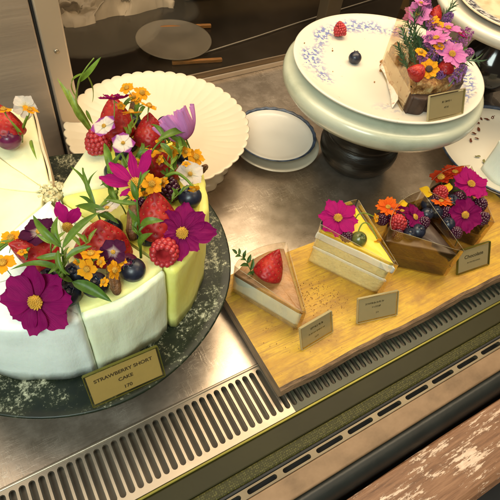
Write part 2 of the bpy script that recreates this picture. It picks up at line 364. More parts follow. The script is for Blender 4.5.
# ------------------------------------------------------------------ setting
def structure(name, me): o = put(name, me); o['kind'] = 'structure'; return o
structure('deck', meshd('deck', *box(-.9, 1.7, .157, .612, -.03, 0), M['steel'], False))
structure('rear_worktop', meshd('rear_worktop', *box(-.9, 2.2, .625, 1.7, -.04, -.003), M['rear_top'], False))
structure('rear_wall', meshd('rear_wall', *box(-1.2, 2.6, 1.7, 1.74, -.1, 1.2), M['rear_wall'], False))
structure('under_floor', meshd('under_floor', *box(-.9, 1.7, -.30, .62, -.12, -.11), M['dark_gap'], False))

case = thing('display_case', 'steel refrigerated cake display case with dark glass at its back', 'display case', (0, .6, 0))
def part(name, me, parent=case):
    o = put(name, me, parent, loc=-V(parent.location) if parent.rotation_mode != 'QUATERNION' else (0, 0, 0)); return o
part('side_panel', bevel_box('side_panel', (-.9, .0755, .511, .535, .0006, .9), M['panel_steel'], .002))
part('panel_seam', bevel_box('panel_seam', (.0757, .0785, .514, .532, .0006, .9), M['dark_gap'], .0005))
post = part('corner_post', bevel_box('corner_post', (.0787, .1035, .510, .536, .0006, .9), M['post_steel'], .002))
for z in (.145, .30, .45):
    put('screw', lathe_m('screw', [(.0025, 0), (.0025, .0012), (.0015, .0016)], M['grille'], 10), post, (.091, .5098, z), (PI / 2, 0, 0))
part('door_track', meshd('door_track', *join([box(-.9, 1.7, .5955, .5985, .0006, .007), box(-.9, 1.7, .6085, .611, .0006, .009)])[:2], M['post_steel'], False))
part('back_glass', meshd('back_glass', *box(.104, 1.7, .6012, .6052, .0006, .55), M['pane'], False))
# front edge of the case
part('inner_lip', bevel_box('inner_lip', (-.9, 1.7, .0966, .0991, -.02, .0010), M['lip'], .0007))
part('olive_trim', bevel_box('olive_trim', (-.9, 1.7, .0785, .0964, -.02, .0002), M['olive'], .0012))
part('perforated_strip', bevel_box('perforated_strip', (-.9, 1.7, .0672, .0783, -.02, .0012), M['perf'], .002, 3))
part('gasket', bevel_box('gasket', (-.9, 1.7, .0645, .0670, -.02, .003), M['dark_gap'], .0008))

def slotted(x0, pitch, n, y0, y1, sw, sl, z, th, ymid=None, along=False, seg=5):
    """a sheet with n round-ended slots; along=False slots run in y, True in x"""
    vs, fs = [], []
    ym = (y0 + y1) / 2 if ymid is None else ymid
    for i in range(n):
        cx = x0 + (i + .5) * pitch; a, b = (sw / 2, sl / 2)
        hole = []
        r = min(a, b)
        if along: ends = [(cx + b - a, ym, -PI / 2), (cx - b + a, ym, PI / 2)]; rr = a
        else: ends = [(cx, ym + b - a, 0), (cx, ym - b + a, PI)]; rr = a
        for ex, ey, s in ends:
            for k in range(seg + 1): t = s + PI * k / seg; hole.append((ex + rr * math.cos(t), ey + rr * math.sin(t)))
        rect = []
        xa, xb = x0 + i * pitch, x0 + (i + 1) * pitch
        for hx, hy in hole:                                  # project the hole's points on the cell border
            dx, dy = hx - cx, hy - ym
            t = min(((xb - cx) / abs(dx)) if abs(dx) > 1e-9 else 1e9, (((y1 - ym) if dy > 0 else (ym - y0)) / abs(dy)) if abs(dy) > 1e-9 else 1e9)
            rect.append([cx + dx * t, ym + dy * t])
        for cxx, cyy in ((xa, y0), (xa, y1), (xb, y0), (xb, y1)):  # snap the nearest border points to the corners
            j = min(range(len(rect)), key=lambda q: (rect[q][0] - cxx) ** 2 + (rect[q][1] - cyy) ** 2); rect[j] = [cxx, cyy]
        o = len(vs); N = len(hole)
        for lst, zz in ((rect, z), (hole, z), (hole, z - th)): vs += [(p[0], p[1], zz) for p in lst]
        for k in range(N):
            k2 = (k + 1) % N
            fs.append((o + k, o + k2, o + N + k2, o + N + k)); fs.append((o + N + k, o + N + k2, o + 2 * N + k2, o + 2 * N + k))
    return vs, fs
gr = thing('vent_grille', 'long steel air grille with narrow upright slots along the deck front', 'vent grille', (0, .13, 0))
vs, fs = slotted(-.333, .0076, 65, .0993, .1566, .0054, .047, .0012, .003, .1283)
o = put('slotted_plate', fixn(meshd('slotted_plate', vs, fs, M['grille'], False)), gr, (0, -.13, 0))
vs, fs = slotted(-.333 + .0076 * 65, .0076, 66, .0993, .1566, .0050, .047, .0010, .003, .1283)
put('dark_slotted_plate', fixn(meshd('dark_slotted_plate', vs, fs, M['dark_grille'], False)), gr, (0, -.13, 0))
put('air_channel', meshd('air_channel', *box(-.333, .663, .099, .1562, -.022, -.0065), M['under'], False), gr, (0, -.13, 0))
put('raised_rim', bevel_box('raised_rim', (-.333, .663, .1545, .1568, .0014, .0022), M['grille'], .0007), gr, (0, -.13, 0))
sr = part('slotted_rail', fixn(meshd('slotted_rail', *slotted(-.62, .0352, 48, .0562, .0640, .0042, .029, .0026, .006, .0602, True), M['slotrail'], False)))
part('ledge', bevel_box('ledge', (-.9, 1.7, .0375, .0560, -.02, .003), M['ledge'], .0016, 3))
part('rail_channel', meshd('rail_channel', *box(-.9, 1.7, .0562, .0640, -.03, -.008), M['dark_gap'], False))
pr_ = [(.0373, .001), (.033, .0012), (.028, -.0004), (.024, -.0045), (.0215, -.011), (.020, -.02), (.0373, -.02)]
vs = [(x, y, z) for x in (-.9, 1.7) for y, z in pr_]; n = len(pr_)
part('bumper', meshd('bumper', vs, [(i, (i + 1) % n, n + (i + 1) % n, n + i) for i in range(n)], M['bumper'], True))
# worn wooden rail in front
W = thing('wooden_counter_rail', 'worn reddish wooden counter rail with flaking pale paint in front of the case', 'counter rail', (.3, -.01, -.012))
prof = [(.017, -.045), (.017, -.0035), (.016, -.0012), (.0135, 0), (-.022, 0), (-.031, -.001), (-.037, -.004), (-.0405, -.009), (-.0415, -.016), (-.0405, -.030), (-.034, -.045)]
vs, fs = [], []; n = len(prof)
for i in range(61):
    x = -.6 + i * .03
    for j, (y, z) in enumerate(prof):
        vs.append((x, y + noise.noise(V((x * 9, j, 0))) * .0008, z + noise.noise(V((x * 14, j * .7, 3))) * .0007 - .012))
for i in range(60):
    for j in range(n): fs.append((i * n + j, i * n + (j + 1) % n, (i + 1) * n + (j + 1) % n, (i + 1) * n + j))
put('rail', fixn(meshd('rail', vs, fs, M['worn'], False)), W, (-.3, .01, .012))

# ------------------------------------------------------------------ things built behind the glass in place of the reflections there
GB = 'kitchen things behind the back glass'
c = un(174, 43); o = put('grey_dish', lathe_m('grey_dish', [(.03, 0), (.052, .004), (.061, .009), (.062, .0105), (.060, .0105), (.05, .006), (.02, .0045)], M['grey_dish'], 48), None, (c.x, c.y, -.0028)); tag(o, 'dull grey round dish seen through the dark back glass', 'dish')
def lump(name, p, q, h, m, seed):
    vs, fs = [], []; nx, ny = 70, 40
    for i in range(nx + 1):
        for j in range(ny + 1):
            u_, v_ = i / nx, j / ny; e = min(u_, 1 - u_, v_, 1 - v_)
            k = min(1, e * 7) ** .5
            vs.append((p[0] + (q[0] - p[0]) * u_ + .012 * noise.noise(V((u_ * 17, v_ * 13, seed + 3))) + .02 * noise.noise(V((u_ * 4, v_ * 4, seed))), p[1] + (q[1] - p[1]) * v_ + .025 * noise.noise(V((u_ * 3, v_ * 5, seed + 9))), -.0028 + k * (h + h * 1.2 * noise.noise(V((u_ * 6, v_ * 4, seed + 4))) + h * 1.3 * abs(noise.noise(V((u_ * 15, v_ * 9, seed + 5)))))))
    for i in range(nx):
        for j in range(ny): a = i * (ny + 1) + j; fs.append((a, a + 1, a + ny + 2, a + ny + 1))
    return meshd(name, vs, fs, m)
c = V((.26, .86, 0)); me = lump('paper_bundle', (-.10, -.035), (.105, .05), .02, M['bag'], 2.0)
tag(put('paper_bundle', me, None, c), 'crumpled pale paper bundle lying behind the back glass', 'paper')
tag(put('carton', bevel_box('carton', (-.15, .15, -.05, .05, 0, .035), M['carton'], .003), None, (.55, .875, -.0028), (0, 0, -.12)), 'flat brown carton lying farthest behind the back glass', 'box')
for (a, b, lab) in (((160, 28), (211, 26), 'orange wooden stick lying just beyond the grey dish'), ((172, 63), (222, 60), 'orange wooden stick lying nearest the back glass before the grey dish')):
    p, q = un(*a), un(*b); d = (q - p); L = d.length
    me = bevel_box('wooden_stick', (0, L, -.003, .003, 0, .006), M['stick'], .0012)
    tag(put('wooden_stick', me, None, (p.x, p.y, -.0025), (0, 0, math.atan2(d.y, d.x))), lab, 'stick', 'wooden sticks behind the glass')
tag(put('beige_post', bevel_box('beige_post', (-.016, .016, -.012, .012, 0, .5), M['grey_post'], .002), None, (.585, .66, -.0028)), 'dull beige upright post behind the back glass', 'post')
pts = [un(188, 58) , un(218, 48.5), un(258, 36), un(300, 22), un(345, 8), un(400, -9)]
tag(put('cable', meshd('cable', *tube([(p.x, p.y, .0) for p in pts], .0011, n=6), M['wire'])), 'thin pale cable running across the dark worktop behind the glass', 'cable')

# ------------------------------------------------------------------ plates and stands
CC = V((.028, .299, 0)); ZP, ZT = .075, .155
dp = thing('cake_plate', 'dark speckled stoneware plate dusted with sugar under the big cut cake', 'plate', (CC.x, CC.y - .006, 0))
put('plate_top', lathe_m('plate_top', [(.04, .060), (.10, .063), (.135, .068), (.1425, .0735), (.1430, .0762), (.1415, .0770), (.134, .0752), (.118, .0742), (.03, .0742)], M['darkplate'], 96, lambda a, i, r, z: (r * (1 + .006 * math.sin(3 * a + 1) + .003 * math.sin(7 * a)), z)), dp)
put('foot', lathe_m('foot', [(.060, .0006), (.058, .006), (.038, .014), (.034, .04), (.04, .0598)], M['darkwood'], 40), dp)
sc = V((.1854, .4676)); ss = thing('scalloped_cake_stand', 'empty cream scalloped china cake stand with fluted rim behind the big cake', 'cake stand', (sc.x, sc.y, 0))
NS = 46
def scal(a, i, r, z):
    k = max(0, (r - .055) / .056); w = abs(math.sin(a * NS / 2)) ** .7
    return r + (k ** 4) * .0026 * (w - .7), z + k * .0011 * (w - .6)
prof = [(.03, .036), (.06, .039), (.095, .045), (.1095, .0515), (.1112, .0545), (.1098, .0552), (.105, .0528), (.096, .0495), (.086, .0470), (.075, .0452), (.064, .0440), (.055, .0432), (.054, .0428), (.02, .0426)]
put('plate_top', lathe_m('plate_top', prof, M['cream_china'], NS * 8, scal), ss)
put('fluted_foot', lathe_m('fluted_foot', [(.086, .0006), (.088, .003), (.082, .009), (.055, .018), (.034, .026), (.030, .0358)], M['cream_china'], 30 * 6, lambda a, i, r, z: (r * (1 + .035 * abs(math.sin(15 * a))), z)), ss)
sp_ = V((.333, .426))
o = put('saucer', lathe_m('saucer', [(.034, .0005), (.036, .004), (.056, .0105), (.0595, .0128), (.0592, .0140), (.055, .0128), (.03, .0066), (.01, .0066)], M['china_under'], 80), None, (sp_.x + .002, sp_.y - .003, 0)); tag(o, 'plain cream saucer at the bottom of the pair stacked on the deck', 'saucer', None)
sp = thing('small_plate', 'small pale plate with dark blue crimped rim stacked on a saucer', 'plate', (sp_.x, sp_.y, .0142))
put('dish', lathe_m('dish', [(.030, .0002), (.034, .003), (.051, .0085), (.0530, .0100), (.0518, .0104), (.046, .0080), (.038, .0052), (.01, .0048)], M['cool_china'], 96), sp)
put('blue_rim', ring_m('blue_rim', [(.0519, .0102), (.0532, .0098), (.0555, .0112), (.0561, .0122), (.0552, .0126), (.0530, .0112)], M['blue_rim'], 160, lambda a, i, r, z: (r * (1 + .006 * math.sin(26 * a)), z + .0003 * math.sin(26 * a))), sp)
tc_ = V((.426, .360))
ts = thing('marble_cake_stand', 'tall cake stand with pale green marble top on a dark turned foot', 'cake stand', (tc_.x, tc_.y, 0))
put('marble_top', lathe_m('marble_top', [(.05, .103), (.098, .106), (.112, .112), (.1188, .121), (.1195, .128), (.1180, .1335), (.1145, .136), (.02, .136)], M['marble'], 96), ts)
bul = [(.034, .0006), (.040, .003), (.047, .011), (.0515, .021), (.0525, .030), (.0505, .039), (.0465, .0445), (.0455, .0465), (.0475, .049), (.0485, .053), (.046, .064), (.040, .078), (.034, .088), (.034, .094), (.042, .1028)]
put('turned_foot', lathe_m('turned_foot', bul, M['darkwood'], 64), ts)
fp = put('flowered_plate', lathe_m('flowered_plate', [(.06, .0003), (.066, .002), (.098, .0062), (.1085, .0095), (.1110, .0118), (.1112, .0130), (.1098, .0134), (.105, .0115), (.092, .0086), (.078, .0070), (.01, .0066)], M['floral'], 120), None, (tc_.x + .001, tc_.y + .001, .1362))
tag(fp, 'white porcelain plate with blue flower sprays on the tall marble stand', 'plate')
ZF = .1428
us = thing('white_cake_stand', 'white pedestal cake stand with dark smoked foot, cut off by the photo corner', 'cake stand', (.684, .392, 0))
put('stand_top', lathe_m('stand_top', [(.03, .136), (.08, .139), (.107, .146), (.1145, .155), (.1150, .160), (.1130, .1625), (.105, .162), (.090, .158), (.02, .1575)], M['white_china'], 96), us)
put('smoked_foot', lathe_m('smoked_foot', [(.055, .0006), (.054, .006), (.03, .02), (.024, .04), (.040, .055), (.044, .075), (.038, .095), (.024, .11), (.026, .1358)], M['dark_glass'], 56), us)
o = put('patterned_plate', lathe_m('patterned_plate', [(.05, .0003), (.06, .002), (.086, .006), (.0905, .009), (.0898, .0102), (.086, .009), (.07, .006), (.01, .0056)], M['dark_floral'], 96), None, (.684, .392, .1577)); tag(o, 'cream plate with dark speckled flower border on the white pedestal stand', 'plate')
rp = thing('rimmed_plate', 'cream plate with dark grey edge and scattered petal crumbs beside the wooden board', 'plate', (.617, .264, 0))
put('dish', lathe_m('dish', [(.055, .0005), (.058, .006), (.085, .02), (.0965, .030), (.0945, .0315), (.086, .0262), (.07, .0235), (.01, .023)], M['white_china'], 96), rp)
put('dark_rim', ring_m('dark_rim', [(.0947, .0316), (.0967, .0302), (.0990, .0330), (.0992, .0345), (.0978, .0350), (.0960, .0338)], M['blue_rim'], 96), rp)
# dried petals on it
def flake_mesh(m, s):
    vs, fs = [], []
    for i in range(4):
        for j in range(3): vs.append(((i / 3 - .5) * s * 2 + R.uniform(-.1, .1) * s, (j / 2 - .5) * s * (1.1 - .5 * abs(i - 1.5) / 1.5), .0005 + .35 * s * math.sin(i * 1.1 + j) ** 2))
    for i in range(3):
        for j in range(2): a = i * 3 + j; fs.append((a, a + 1, a + 4, a + 3))
    return meshd('petal', vs, fs, m)
M['dried'] = mat('dried_petal', (.20, .045, .012), .7, var=.5, vscale=90)
M['dried_green'] = mat('dried_leaf_bit', (.26, .24, .06), .7, var=.5, vscale=90)
for i, (u, v, mm) in enumerate([(481, 118, 0), (487, 119, 0), (477, 122, 0), (493, 117, 0), (474, 133, 0), (477, 138, 0), (471, 140, 0), (479, 129, 0), (498, 114, 0), (478, 156, 1), (485, 162, 1), (492, 164, 1)]):
    p = un(u, v, .026)
    o = put('dried_petal', flake_mesh(M['dried_green' if mm else 'dried'], R.uniform(.003, .005)), None, (p.x, p.y, .0245), (R.uniform(-.2, .2), R.uniform(-.2, .2), R.uniform(0, 6)))
    tag(o, 'tiny dried green leaf bit on the cream plate with dark edge' if mm else 'tiny dried red petal scrap on the cream plate with dark edge', 'petal', 'green leaf bits on the cream plate' if mm else 'dried red petals on the cream plate')

# ------------------------------------------------------------------ cake wedges
def wedge(a0, a1, r, z0, z1, r0=0.0, bev=.004, gap=0.0, seg=16, nz=6, wob=.0008, seed=0, vr=0):
    """a slice of cake: rows of an outline from bottom to top, rounded at the top edge; tip at the origin"""
    mid = (a0 + a1) / 2; half = (a1 - a0) / 2
    out = []
    tip = r0 + gap / max(.2, math.sin(half))
    nb = 18
    for k in range(nb): out.append((tip + (r - tip) * k / nb, a0))
    for k in range(seg + 1): out.append((r, a0 + (a1 - a0) * (.6 * (.5 - .5 * math.cos(PI * k / seg)) + .4 * k / seg)))
    for k in range(1, nb): out.append((r - (r - tip) * k / nb, a1))
    def pt(rr, aa, ins, z):
        x, y = rr * math.cos(aa), rr * math.sin(aa)
        off = gap + ins                                      # pull the cut sides inward
        if aa == a0: x -= math.sin(a0) * off; y += math.cos(a0) * off
        elif aa == a1: x += math.sin(a1) * off; y -= math.cos(a1) * off
        if vr and rr >= r - 1e-9:
            e = min(aa - a0, a1 - aa) * r
            if e < vr: d_ = vr * .8 * (1 - math.sqrt(max(0, 1 - (1 - e / vr) ** 2))); x -= math.cos(aa) * d_; y -= math.sin(aa) * d_
        if rr >= r - 1e-9: x -= math.cos(aa) * ins; y -= math.sin(aa) * ins
        q = V((x * 60, y * 60, z * 45 + seed * 7.3)); 
        d = (noise.noise(q) + .5 * noise.noise(q * 3.1)) * wob
        return (x + math.cos(aa) * d * 1.5, y + math.sin(aa) * d * 1.5, z + (noise.noise(q + V((5, 5, 5))) * wob if z > z0 + 1e-6 else 0))
    rows = [(0, z0 + (z1 - bev - z0) * i / nz) for i in range(nz + 1)]
    for k in range(1, 5): t = PI / 2 * k / 4; rows.append((bev * (1 - math.cos(t)), z1 - bev + bev * math.sin(t)))
    vs, fs = [], []; N = len(out)
    for ins, z in rows:
        for rr, aa in out: vs.append(pt(rr, aa, ins, z))
    for i in range(len(rows) - 1):
        for k in range(N): k2 = (k + 1) % N; fs.append((i * N + k, i * N + k2, (i + 1) * N + k2, (i + 1) * N + k))
    fs.append(tuple(range(N - 1, -1, -1)))
    # top, as a fan of strips toward the middle
    top = (len(rows) - 1) * N
    cx = sum(vs[top + k][0] for k in range(N)) / N; cy = sum(vs[top + k][1] for k in range(N)) / N
    prev = top
    for s in (.7, .4, .15):
        o = len(vs)
        for k in range(N):
            x, y, z = vs[top + k]; x, y = cx + (x - cx) * s, cy + (y - cy) * s
            vs.append((x, y, z1 + noise.noise(V((x * 50, y * 50, seed))) * wob * 1.4))
        for k in range(N): k2 = (k + 1) % N; fs.append((prev + k, prev + k2, o + k2, o + k))
        prev = o
    fs.append(tuple(prev + k for k in range(N)))
    return vs, fs
def wedge_m(name, m, *a, **k): return fixn(meshd(name, *wedge(*a, **k), m))

def ang(u, v, z=ZT): p = un(u, v, z) - CC; return math.atan2(p.y, p.x)
aGR, aGL = ang(84, 149), ang(34, 116)
s2, s1 = ang(165, 270), ang(80, 312)
l3, l2, l1 = ang(0, 240), ang(0, 188), ang(0, 158)
PRINT = dict(gr=aGR, gl=aGL, s2=s2, s1=s1, l3=l3, l2=l2, l1=l1)
print({k: round(math.degrees(v)) for k, v in PRINT.items()})
def norm(a, lo):
    while a < lo: a += 2 * PI
    return a
# counter-clockwise from the gap's left edge round the back-left, front and right to the gap's right edge
st = aGL
seq = [aGL] + [norm(x, aGL) for x in (l1, l2, l3)] + [norm(s1, aGL), norm(s2, aGL)]
end = norm(aGR, seq[-1])
k = (end - seq[-1]) / 2
seq += [seq[-1] + k, end]
LAB = ['cake slice standing beside the open gap, peach paper along its cut side',
       'pale cake slice next to the gap slice, its top cut with thin lines',
       'ivory cake slice at the photo edge between the thin cut lines',
       'white frosted cake slice with the biggest dark magenta cosmos over its front',
       'pale lemon frosted cake slice right behind the strawberry short cake card',
       'bright lemon frosted cake slice under the hollow raspberry',
       'cake slice at the far side of the gap under the tall grassy sprig']
FR = ['ivory_frosting', 'ivory_frosting', 'ivory_frosting', 'white_frosting', 'pale_lime_frosting', 'lemon_frosting', 'ivory_frosting']  # slice tints carry cool daylight on the left, warm lamp light on the right
for i in range(7):
    a0, a1 = seq[i], seq[i + 1]; mid = (a0 + a1) / 2
    push = .0005 if i != 5 else .0025
    o = thing('cake_slice', LAB[i], 'cake slice', (CC.x + math.cos(mid) * push, CC.y + math.sin(mid) * push, ZP), 'slices of the big cut cake')
    ot = R.uniform(-.001, .0015)
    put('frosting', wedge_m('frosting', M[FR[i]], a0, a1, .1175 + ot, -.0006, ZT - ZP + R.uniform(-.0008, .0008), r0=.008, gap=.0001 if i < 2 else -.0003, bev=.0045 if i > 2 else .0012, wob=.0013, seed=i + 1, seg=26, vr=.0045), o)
    if i >= 4:
        pts_, NA = [], 40; r_in, r_out = .056, .1158; zt = ZT - ZP
        vs, fs = [], []
        for kx in range(NA + 1):
            aa = a0 + .006 + (a1 - a0 - .012) * kx / NA
            rin = r_in + .008 * noise.noise(V((aa * 5, 1, 0))) + .003 * noise.noise(V((aa * 19, 4, 0))); drip = .0035 + .005 * noise.noise(V((aa * 9, 8, 0)))
            row = [(rin, zt + .0004), (rin + .002, zt + .0022), (rin + .01, zt + .0027)] + [(r_out - .006 + .0008 * noise.noise(V((aa * 14, 3, 0))) - (1 - q / 4) * .03, zt + .0026) for q in range(5)] + [(r_out - .0042, zt + .0018), (r_out - .0035, zt + .0002)]
            for rr_, zz in row: vs.append((rr_ * math.cos(aa), rr_ * math.sin(aa), zz))
        m_ = len(row)
        for kx in range(NA):
            for j in range(m_ - 1): q = kx * m_ + j; fs.append((q, q + 1, q + m_ + 1, q + m_))
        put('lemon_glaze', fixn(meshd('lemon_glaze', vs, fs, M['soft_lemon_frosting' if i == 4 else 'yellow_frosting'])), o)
    if i == 0:
        e = V((math.cos(a0), math.sin(a0), 0)); nrm = V((math.sin(a0), -math.cos(a0), 0))
        q = [e * .012, e * .118]
        vs = []
        for kx in range(9):
            b_ = q[0].lerp(q[1], kx / 8)
            for w_ in (.0003, .0022):
                for zz in (.0002, .082 + .001 * math.sin(kx)): vs.append(b_ + nrm * (w_ + .0006 * math.sin(kx * 1.3)) + V((0, 0, zz)))
        fs = []
        for kx in range(8):
            a_ = kx * 4; b_ = a_ + 4
            fs += [(a_, b_, b_ + 1, a_ + 1), (a_ + 2, a_ + 3, b_ + 3, b_ + 2), (a_ + 1, b_ + 1, b_ + 3, a_ + 3), (a_, a_ + 2, b_ + 2, b_)]
        fs += [(0, 1, 3, 2), (32, 34, 35, 33)]
        put('paper_liner', fixn(meshd('paper_liner', vs, fs, M['liner'], False)), o)
# torn sponge heap in the middle
vs, fs = [], []
parts = []
for i in range(60):
    a = R.uniform(0, 6.28); r_ = .011 * math.sqrt(R.random()); s = R.uniform(.0006, .0016)
    v, f = box(-s, s, -s, s, -s * .7, s * .7); e = Euler((R.random() * 3, R.random() * 3, R.random() * 3)).to_matrix()
    parts.append(([e @ V(q) + V((r_ * math.cos(a), r_ * math.sin(a), .0775 + .0022 * (1 - r_ / .011))) for q in v], f))
parts.append(lathe([(.009, .05), (.009, .074), (.005, .0775), (.001, .0785)], 14)[:2])
o = put('sponge_crumbs', meshd('sponge_crumbs', *join(parts)[:2], M['crumb'], False), None, (CC.x - .001, CC.y + .006, ZP + .0006)); tag(o, 'torn yellow sponge crumbs at the middle of the cut cake', 'crumbs', None, 'stuff')

# ------------------------------------------------------------------ fruit meshes (unit size)
def strawberry_mesh(seed):
    rr = random.Random(seed); nu, nv = 72, 52
    def prof(t):                                              # t 0 at the tip .. 1 at the shoulder; axis z, tip up
        return (math.sin(PI * min(1, t * .56 + .0)) ** .82 * (1 if t < .8 else math.cos((t - .8) / .2 * PI / 2) ** .45), 1.15 - 2.1 * t + .0)
    seeds = []
    for k in range(95):
        t = .05 + .87 * (k + .5) / 95; t = t ** .8; seeds.append((t, k * 2.39996))
    vs, fs = [], []
    sp3 = [V((prof(t)[0] * math.cos(a), prof(t)[0] * math.sin(a), prof(t)[1])) for t, a in seeds]
    for i in range(nv + 1):
        t = i / nv; r_, z = prof(t)
        for k in range(nu):
            a = 2 * PI * k / nu; p = V((r_ * math.cos(a), r_ * math.sin(a), z))
            d = min((p - q).length for q in sp3); dim = .05 * math.exp(-(d / .07) ** 2)
            lump = 1 + .07 * noise.noise(V((p.x * 1.1, p.y * 1.1, z + seed)))
            n = V((p.x, p.y, z * .35)); n = n.normalized() if n.length > 1e-6 else V((0, 0, 1))
            vs.append(p * lump - n * dim)
    for i in range(nv):
        for k in range(nu): k2 = (k + 1) % nu; fs.append((i * nu + k, (i + 1) * nu + k, (i + 1) * nu + k2, i * nu + k2))
    parts = [(vs, fs, 0)]
    for q in sp3:
        n = V((q.x, q.y, q.z * .35)).normalized(); up = V((0, 0, 1)); tx = n.cross(up).normalized(); ty = tx.cross(n); sv = []
        c_ = q * (1 + .07 * noise.noise(V((q.x * 1.1, q.y * 1.1, q.z + seed)))) - n * .044
        for s_, h in ((1, 0), (.6, .03)):
            for k in range(6): t = 2 * PI * k / 6; sv.append(c_ + tx * math.cos(t) * .020 * s_ + ty * math.sin(t) * .036 * s_ + n * h)
        parts.append((sv, [(k, (k + 1) % 6, 6 + (k + 1) % 6, 6 + k) for k in range(6)] + [tuple(range(6, 12))], 1))
    v, f, ix = join(parts)
    return fixn(meshd('strawberry', v, f, [M['straw'], M['seed']], True, ix))
SM = [strawberry_mesh(s) for s in (1, 2, 3)]
def ico(c, r, sub=2):
    bm = bmesh.new(); bmesh.ops.create_icosphere(bm, subdivisions=sub, radius=r); vs = [v.co + V(c) for v in bm.verts]; fs = [tuple(v.index for v in f.verts) for f in bm.faces]; bm.free(); return vs, fs
def raspberry_mesh(m, seed):
    rr = random.Random(seed); parts = []
    for row, (z, r_, n) in enumerate([(-.75, .72, 13), (-.42, .80, 14), (-.08, .78, 14), (.25, .68, 12), (.55, .50, 9), (.8, .26, 5), (.92, 0, 1)]):
        for k in range(n):
            a = 2 * PI * (k + .5 * (row % 2)) / n + rr.uniform(-.05, .05)
            parts.append(ico((r_ * math.cos(a), r_ * math.sin(a), z + rr.uniform(-.04, .04)), (.245 * rr.uniform(.9, 1.06)), 2))
    parts.append(lathe([(.62, -.8), (.72, -.5), (.70, .1), (.5, .5), (.1, .85)], 20)[:1] + ([f for f in lathe([(.62, -.8), (.72, -.5), (.70, .1), (.5, .5), (.1, .85)], 20)[1][:-2]],))
    parts.append((lathe([(.60, -.85), (.46, -.7), (.36, -.3), (.28, .2), (.02, .35)], 20)[0], lathe([(.60, -.85), (.46, -.7), (.36, -.3), (.28, .2), (.02, .35)], 20)[1][:-2]))
    v, f, _ = join(parts); return meshd('raspberry', v, f, m)
RB = raspberry_mesh(M['rasp'], 1); BB = raspberry_mesh(M['blackberry'], 2)
def blueberry_mesh(m):
    prof = [(.02, -.93), (.35, -.88), (.68, -.68), (.9, -.35), (1, 0), (.93, .35), (.74, .64), (.5, .82), (.36, .90), (.34, 1.0), (.27, .98), (.22, .82), (.02, .78)]
    return lathe_m('blueberry', prof, m, 30, lambda a, i, r, z: (r * (1 + (.16 * math.sin(5 * a) if i in (9, 10) else 0)), z + (.07 * math.sin(5 * a) if i == 9 else 0)))
BL = blueberry_mesh(M['blue']); PL = blueberry_mesh(M['plum']); OG = blueberry_mesh(M['olive_grape'])
for me in (BL, PL, OG):
    bm = bmesh.new(); bm.from_mesh(me); bmesh.ops.subdivide_edges(bm, edges=bm.edges[:], cuts=1, use_grid_fill=True, smooth=.4); bm.to_mesh(me); bm.free()
    for p in me.polygons: p.use_smooth = True
def pecan_mesh():
    vs, fs = [], []; nu, nv = 48, 26
    for i in range(nv + 1):
        t = PI * i / nv
        for k in range(nu):
            a = 2 * PI * k / nu; g_ = 1 - .16 * abs(math.sin(4 * a + .6 * math.sin(3 * t))) ** .6 - .35 * math.exp(-((a - PI / 2) / .25) ** 2)
            r_ = abs(math.sin(t)) ** .8 * .5 * g_ * (1 + .1 * noise.noise(V((a, t * 3, 1)))); vs.append((r_ * math.cos(a), r_ * .8 * math.sin(a), -math.cos(t)))
    for i in range(nv):
        for k in range(nu): k2 = (k + 1) % nu; fs.append((i * nu + k, i * nu + k2, (i + 1) * nu + k2, (i + 1) * nu + k))
    return fixn(meshd('pecan', vs, fs, M['pecan']))
PC = pecan_mesh()

def fruit(kind, me, px, rpx, z, label, cat, group, axis=(0, 1, .3), roll=0, sc3=(1, 1, 1)):
    p = un(px[0], px[1], z); s = rpx * mpp(p)
    o = bpy.data.objects.new(kind, me); o.location = p; o.rotation_mode = 'QUATERNION'
    o.rotation_quaternion = face(*axis).to_track_quat('Z', 'Y') @ Euler((0, 0, roll)).to_quaternion(); o.scale = tuple(s * q for q in sc3)
    link(o); return tag(o, label, cat, group)

# ------------------------------------------------------------------ flower meshes (unit size, petal along +x)
PETALS = {}
def petal_mesh(mn, w, notch, cup, teeth=3, curl=0.0, wave=.03, var=None):
    var = R.randrange(5) if var is None else var
    key = (mn, w, notch, cup, teeth, curl, var)
    if key in PETALS: return PETALS[key]
    nx, ny = 14, 12; vs, fs = [], []
    for i in range(nx + 1):
        t = i / nx
        for j in range(ny + 1):
            s = j / ny * 2 - 1
            width = w * (.14 + .86 * math.sin(PI / 2 * min(1, t / .62)) ** 1.2) * (1 if t < .7 else math.cos((t - .7) / .3 * 1.02) ** .6)
            L = 1 - .22 * s * s * t - notch * t ** 4 * abs(math.sin(teeth * PI * (s + 1) / 2 + 0)) * (1 if teeth else 0)
            x = t * L; y = s * width
            z = cup * (t * t) + curl * t ** 3 + .10 * w * (1 - s * s) * -1 + wave * math.cos(s * PI * 3.5) * t * .5
            q = V((x * 1.7, y * 2.2, var * 11.3)); z += t * (.16 * noise.noise(q) + .05 * noise.noise(q * 3)); y += t * t * .10 * noise.noise(V((var * 5.1, 2, 0))) * 2; x *= 1 + .05 * noise.noise(V((s * 2.5, var * 3.3, 7)))
            vs.append((x, y, z))
    for i in range(nx):
        for j in range(ny): a = i * (ny + 1) + j; fs.append((a, a + ny + 1, a + ny + 2, a + 1))
    PETALS[key] = meshd('petal', vs, fs, M[mn]); return PETALS[key]
def dome_mesh(m, r, h, n, spk):
    parts = [lathe([(r, 0), (r * .98, h * .35), (r * .8, h * .75), (r * .45, h), (.01, h * 1.05)], 20)[:2]]
    for k in range(n):
        q = math.sqrt((k + .5) / n); a = k * 2.39996; c = V((r * q * math.cos(a), r * q * math.sin(a), h * (1.05 - .85 * q ** 2.4)))
        d = (c - V((0, 0, -r * .6))).normalized(); parts.append(tube([c - d * spk, c + d * spk * .5, c + d * spk], spk * .5, r=[spk * .42, spk * .5, spk * .2], n=5))
    v, f, _ = join(parts); return meshd('centre', v, f, m)
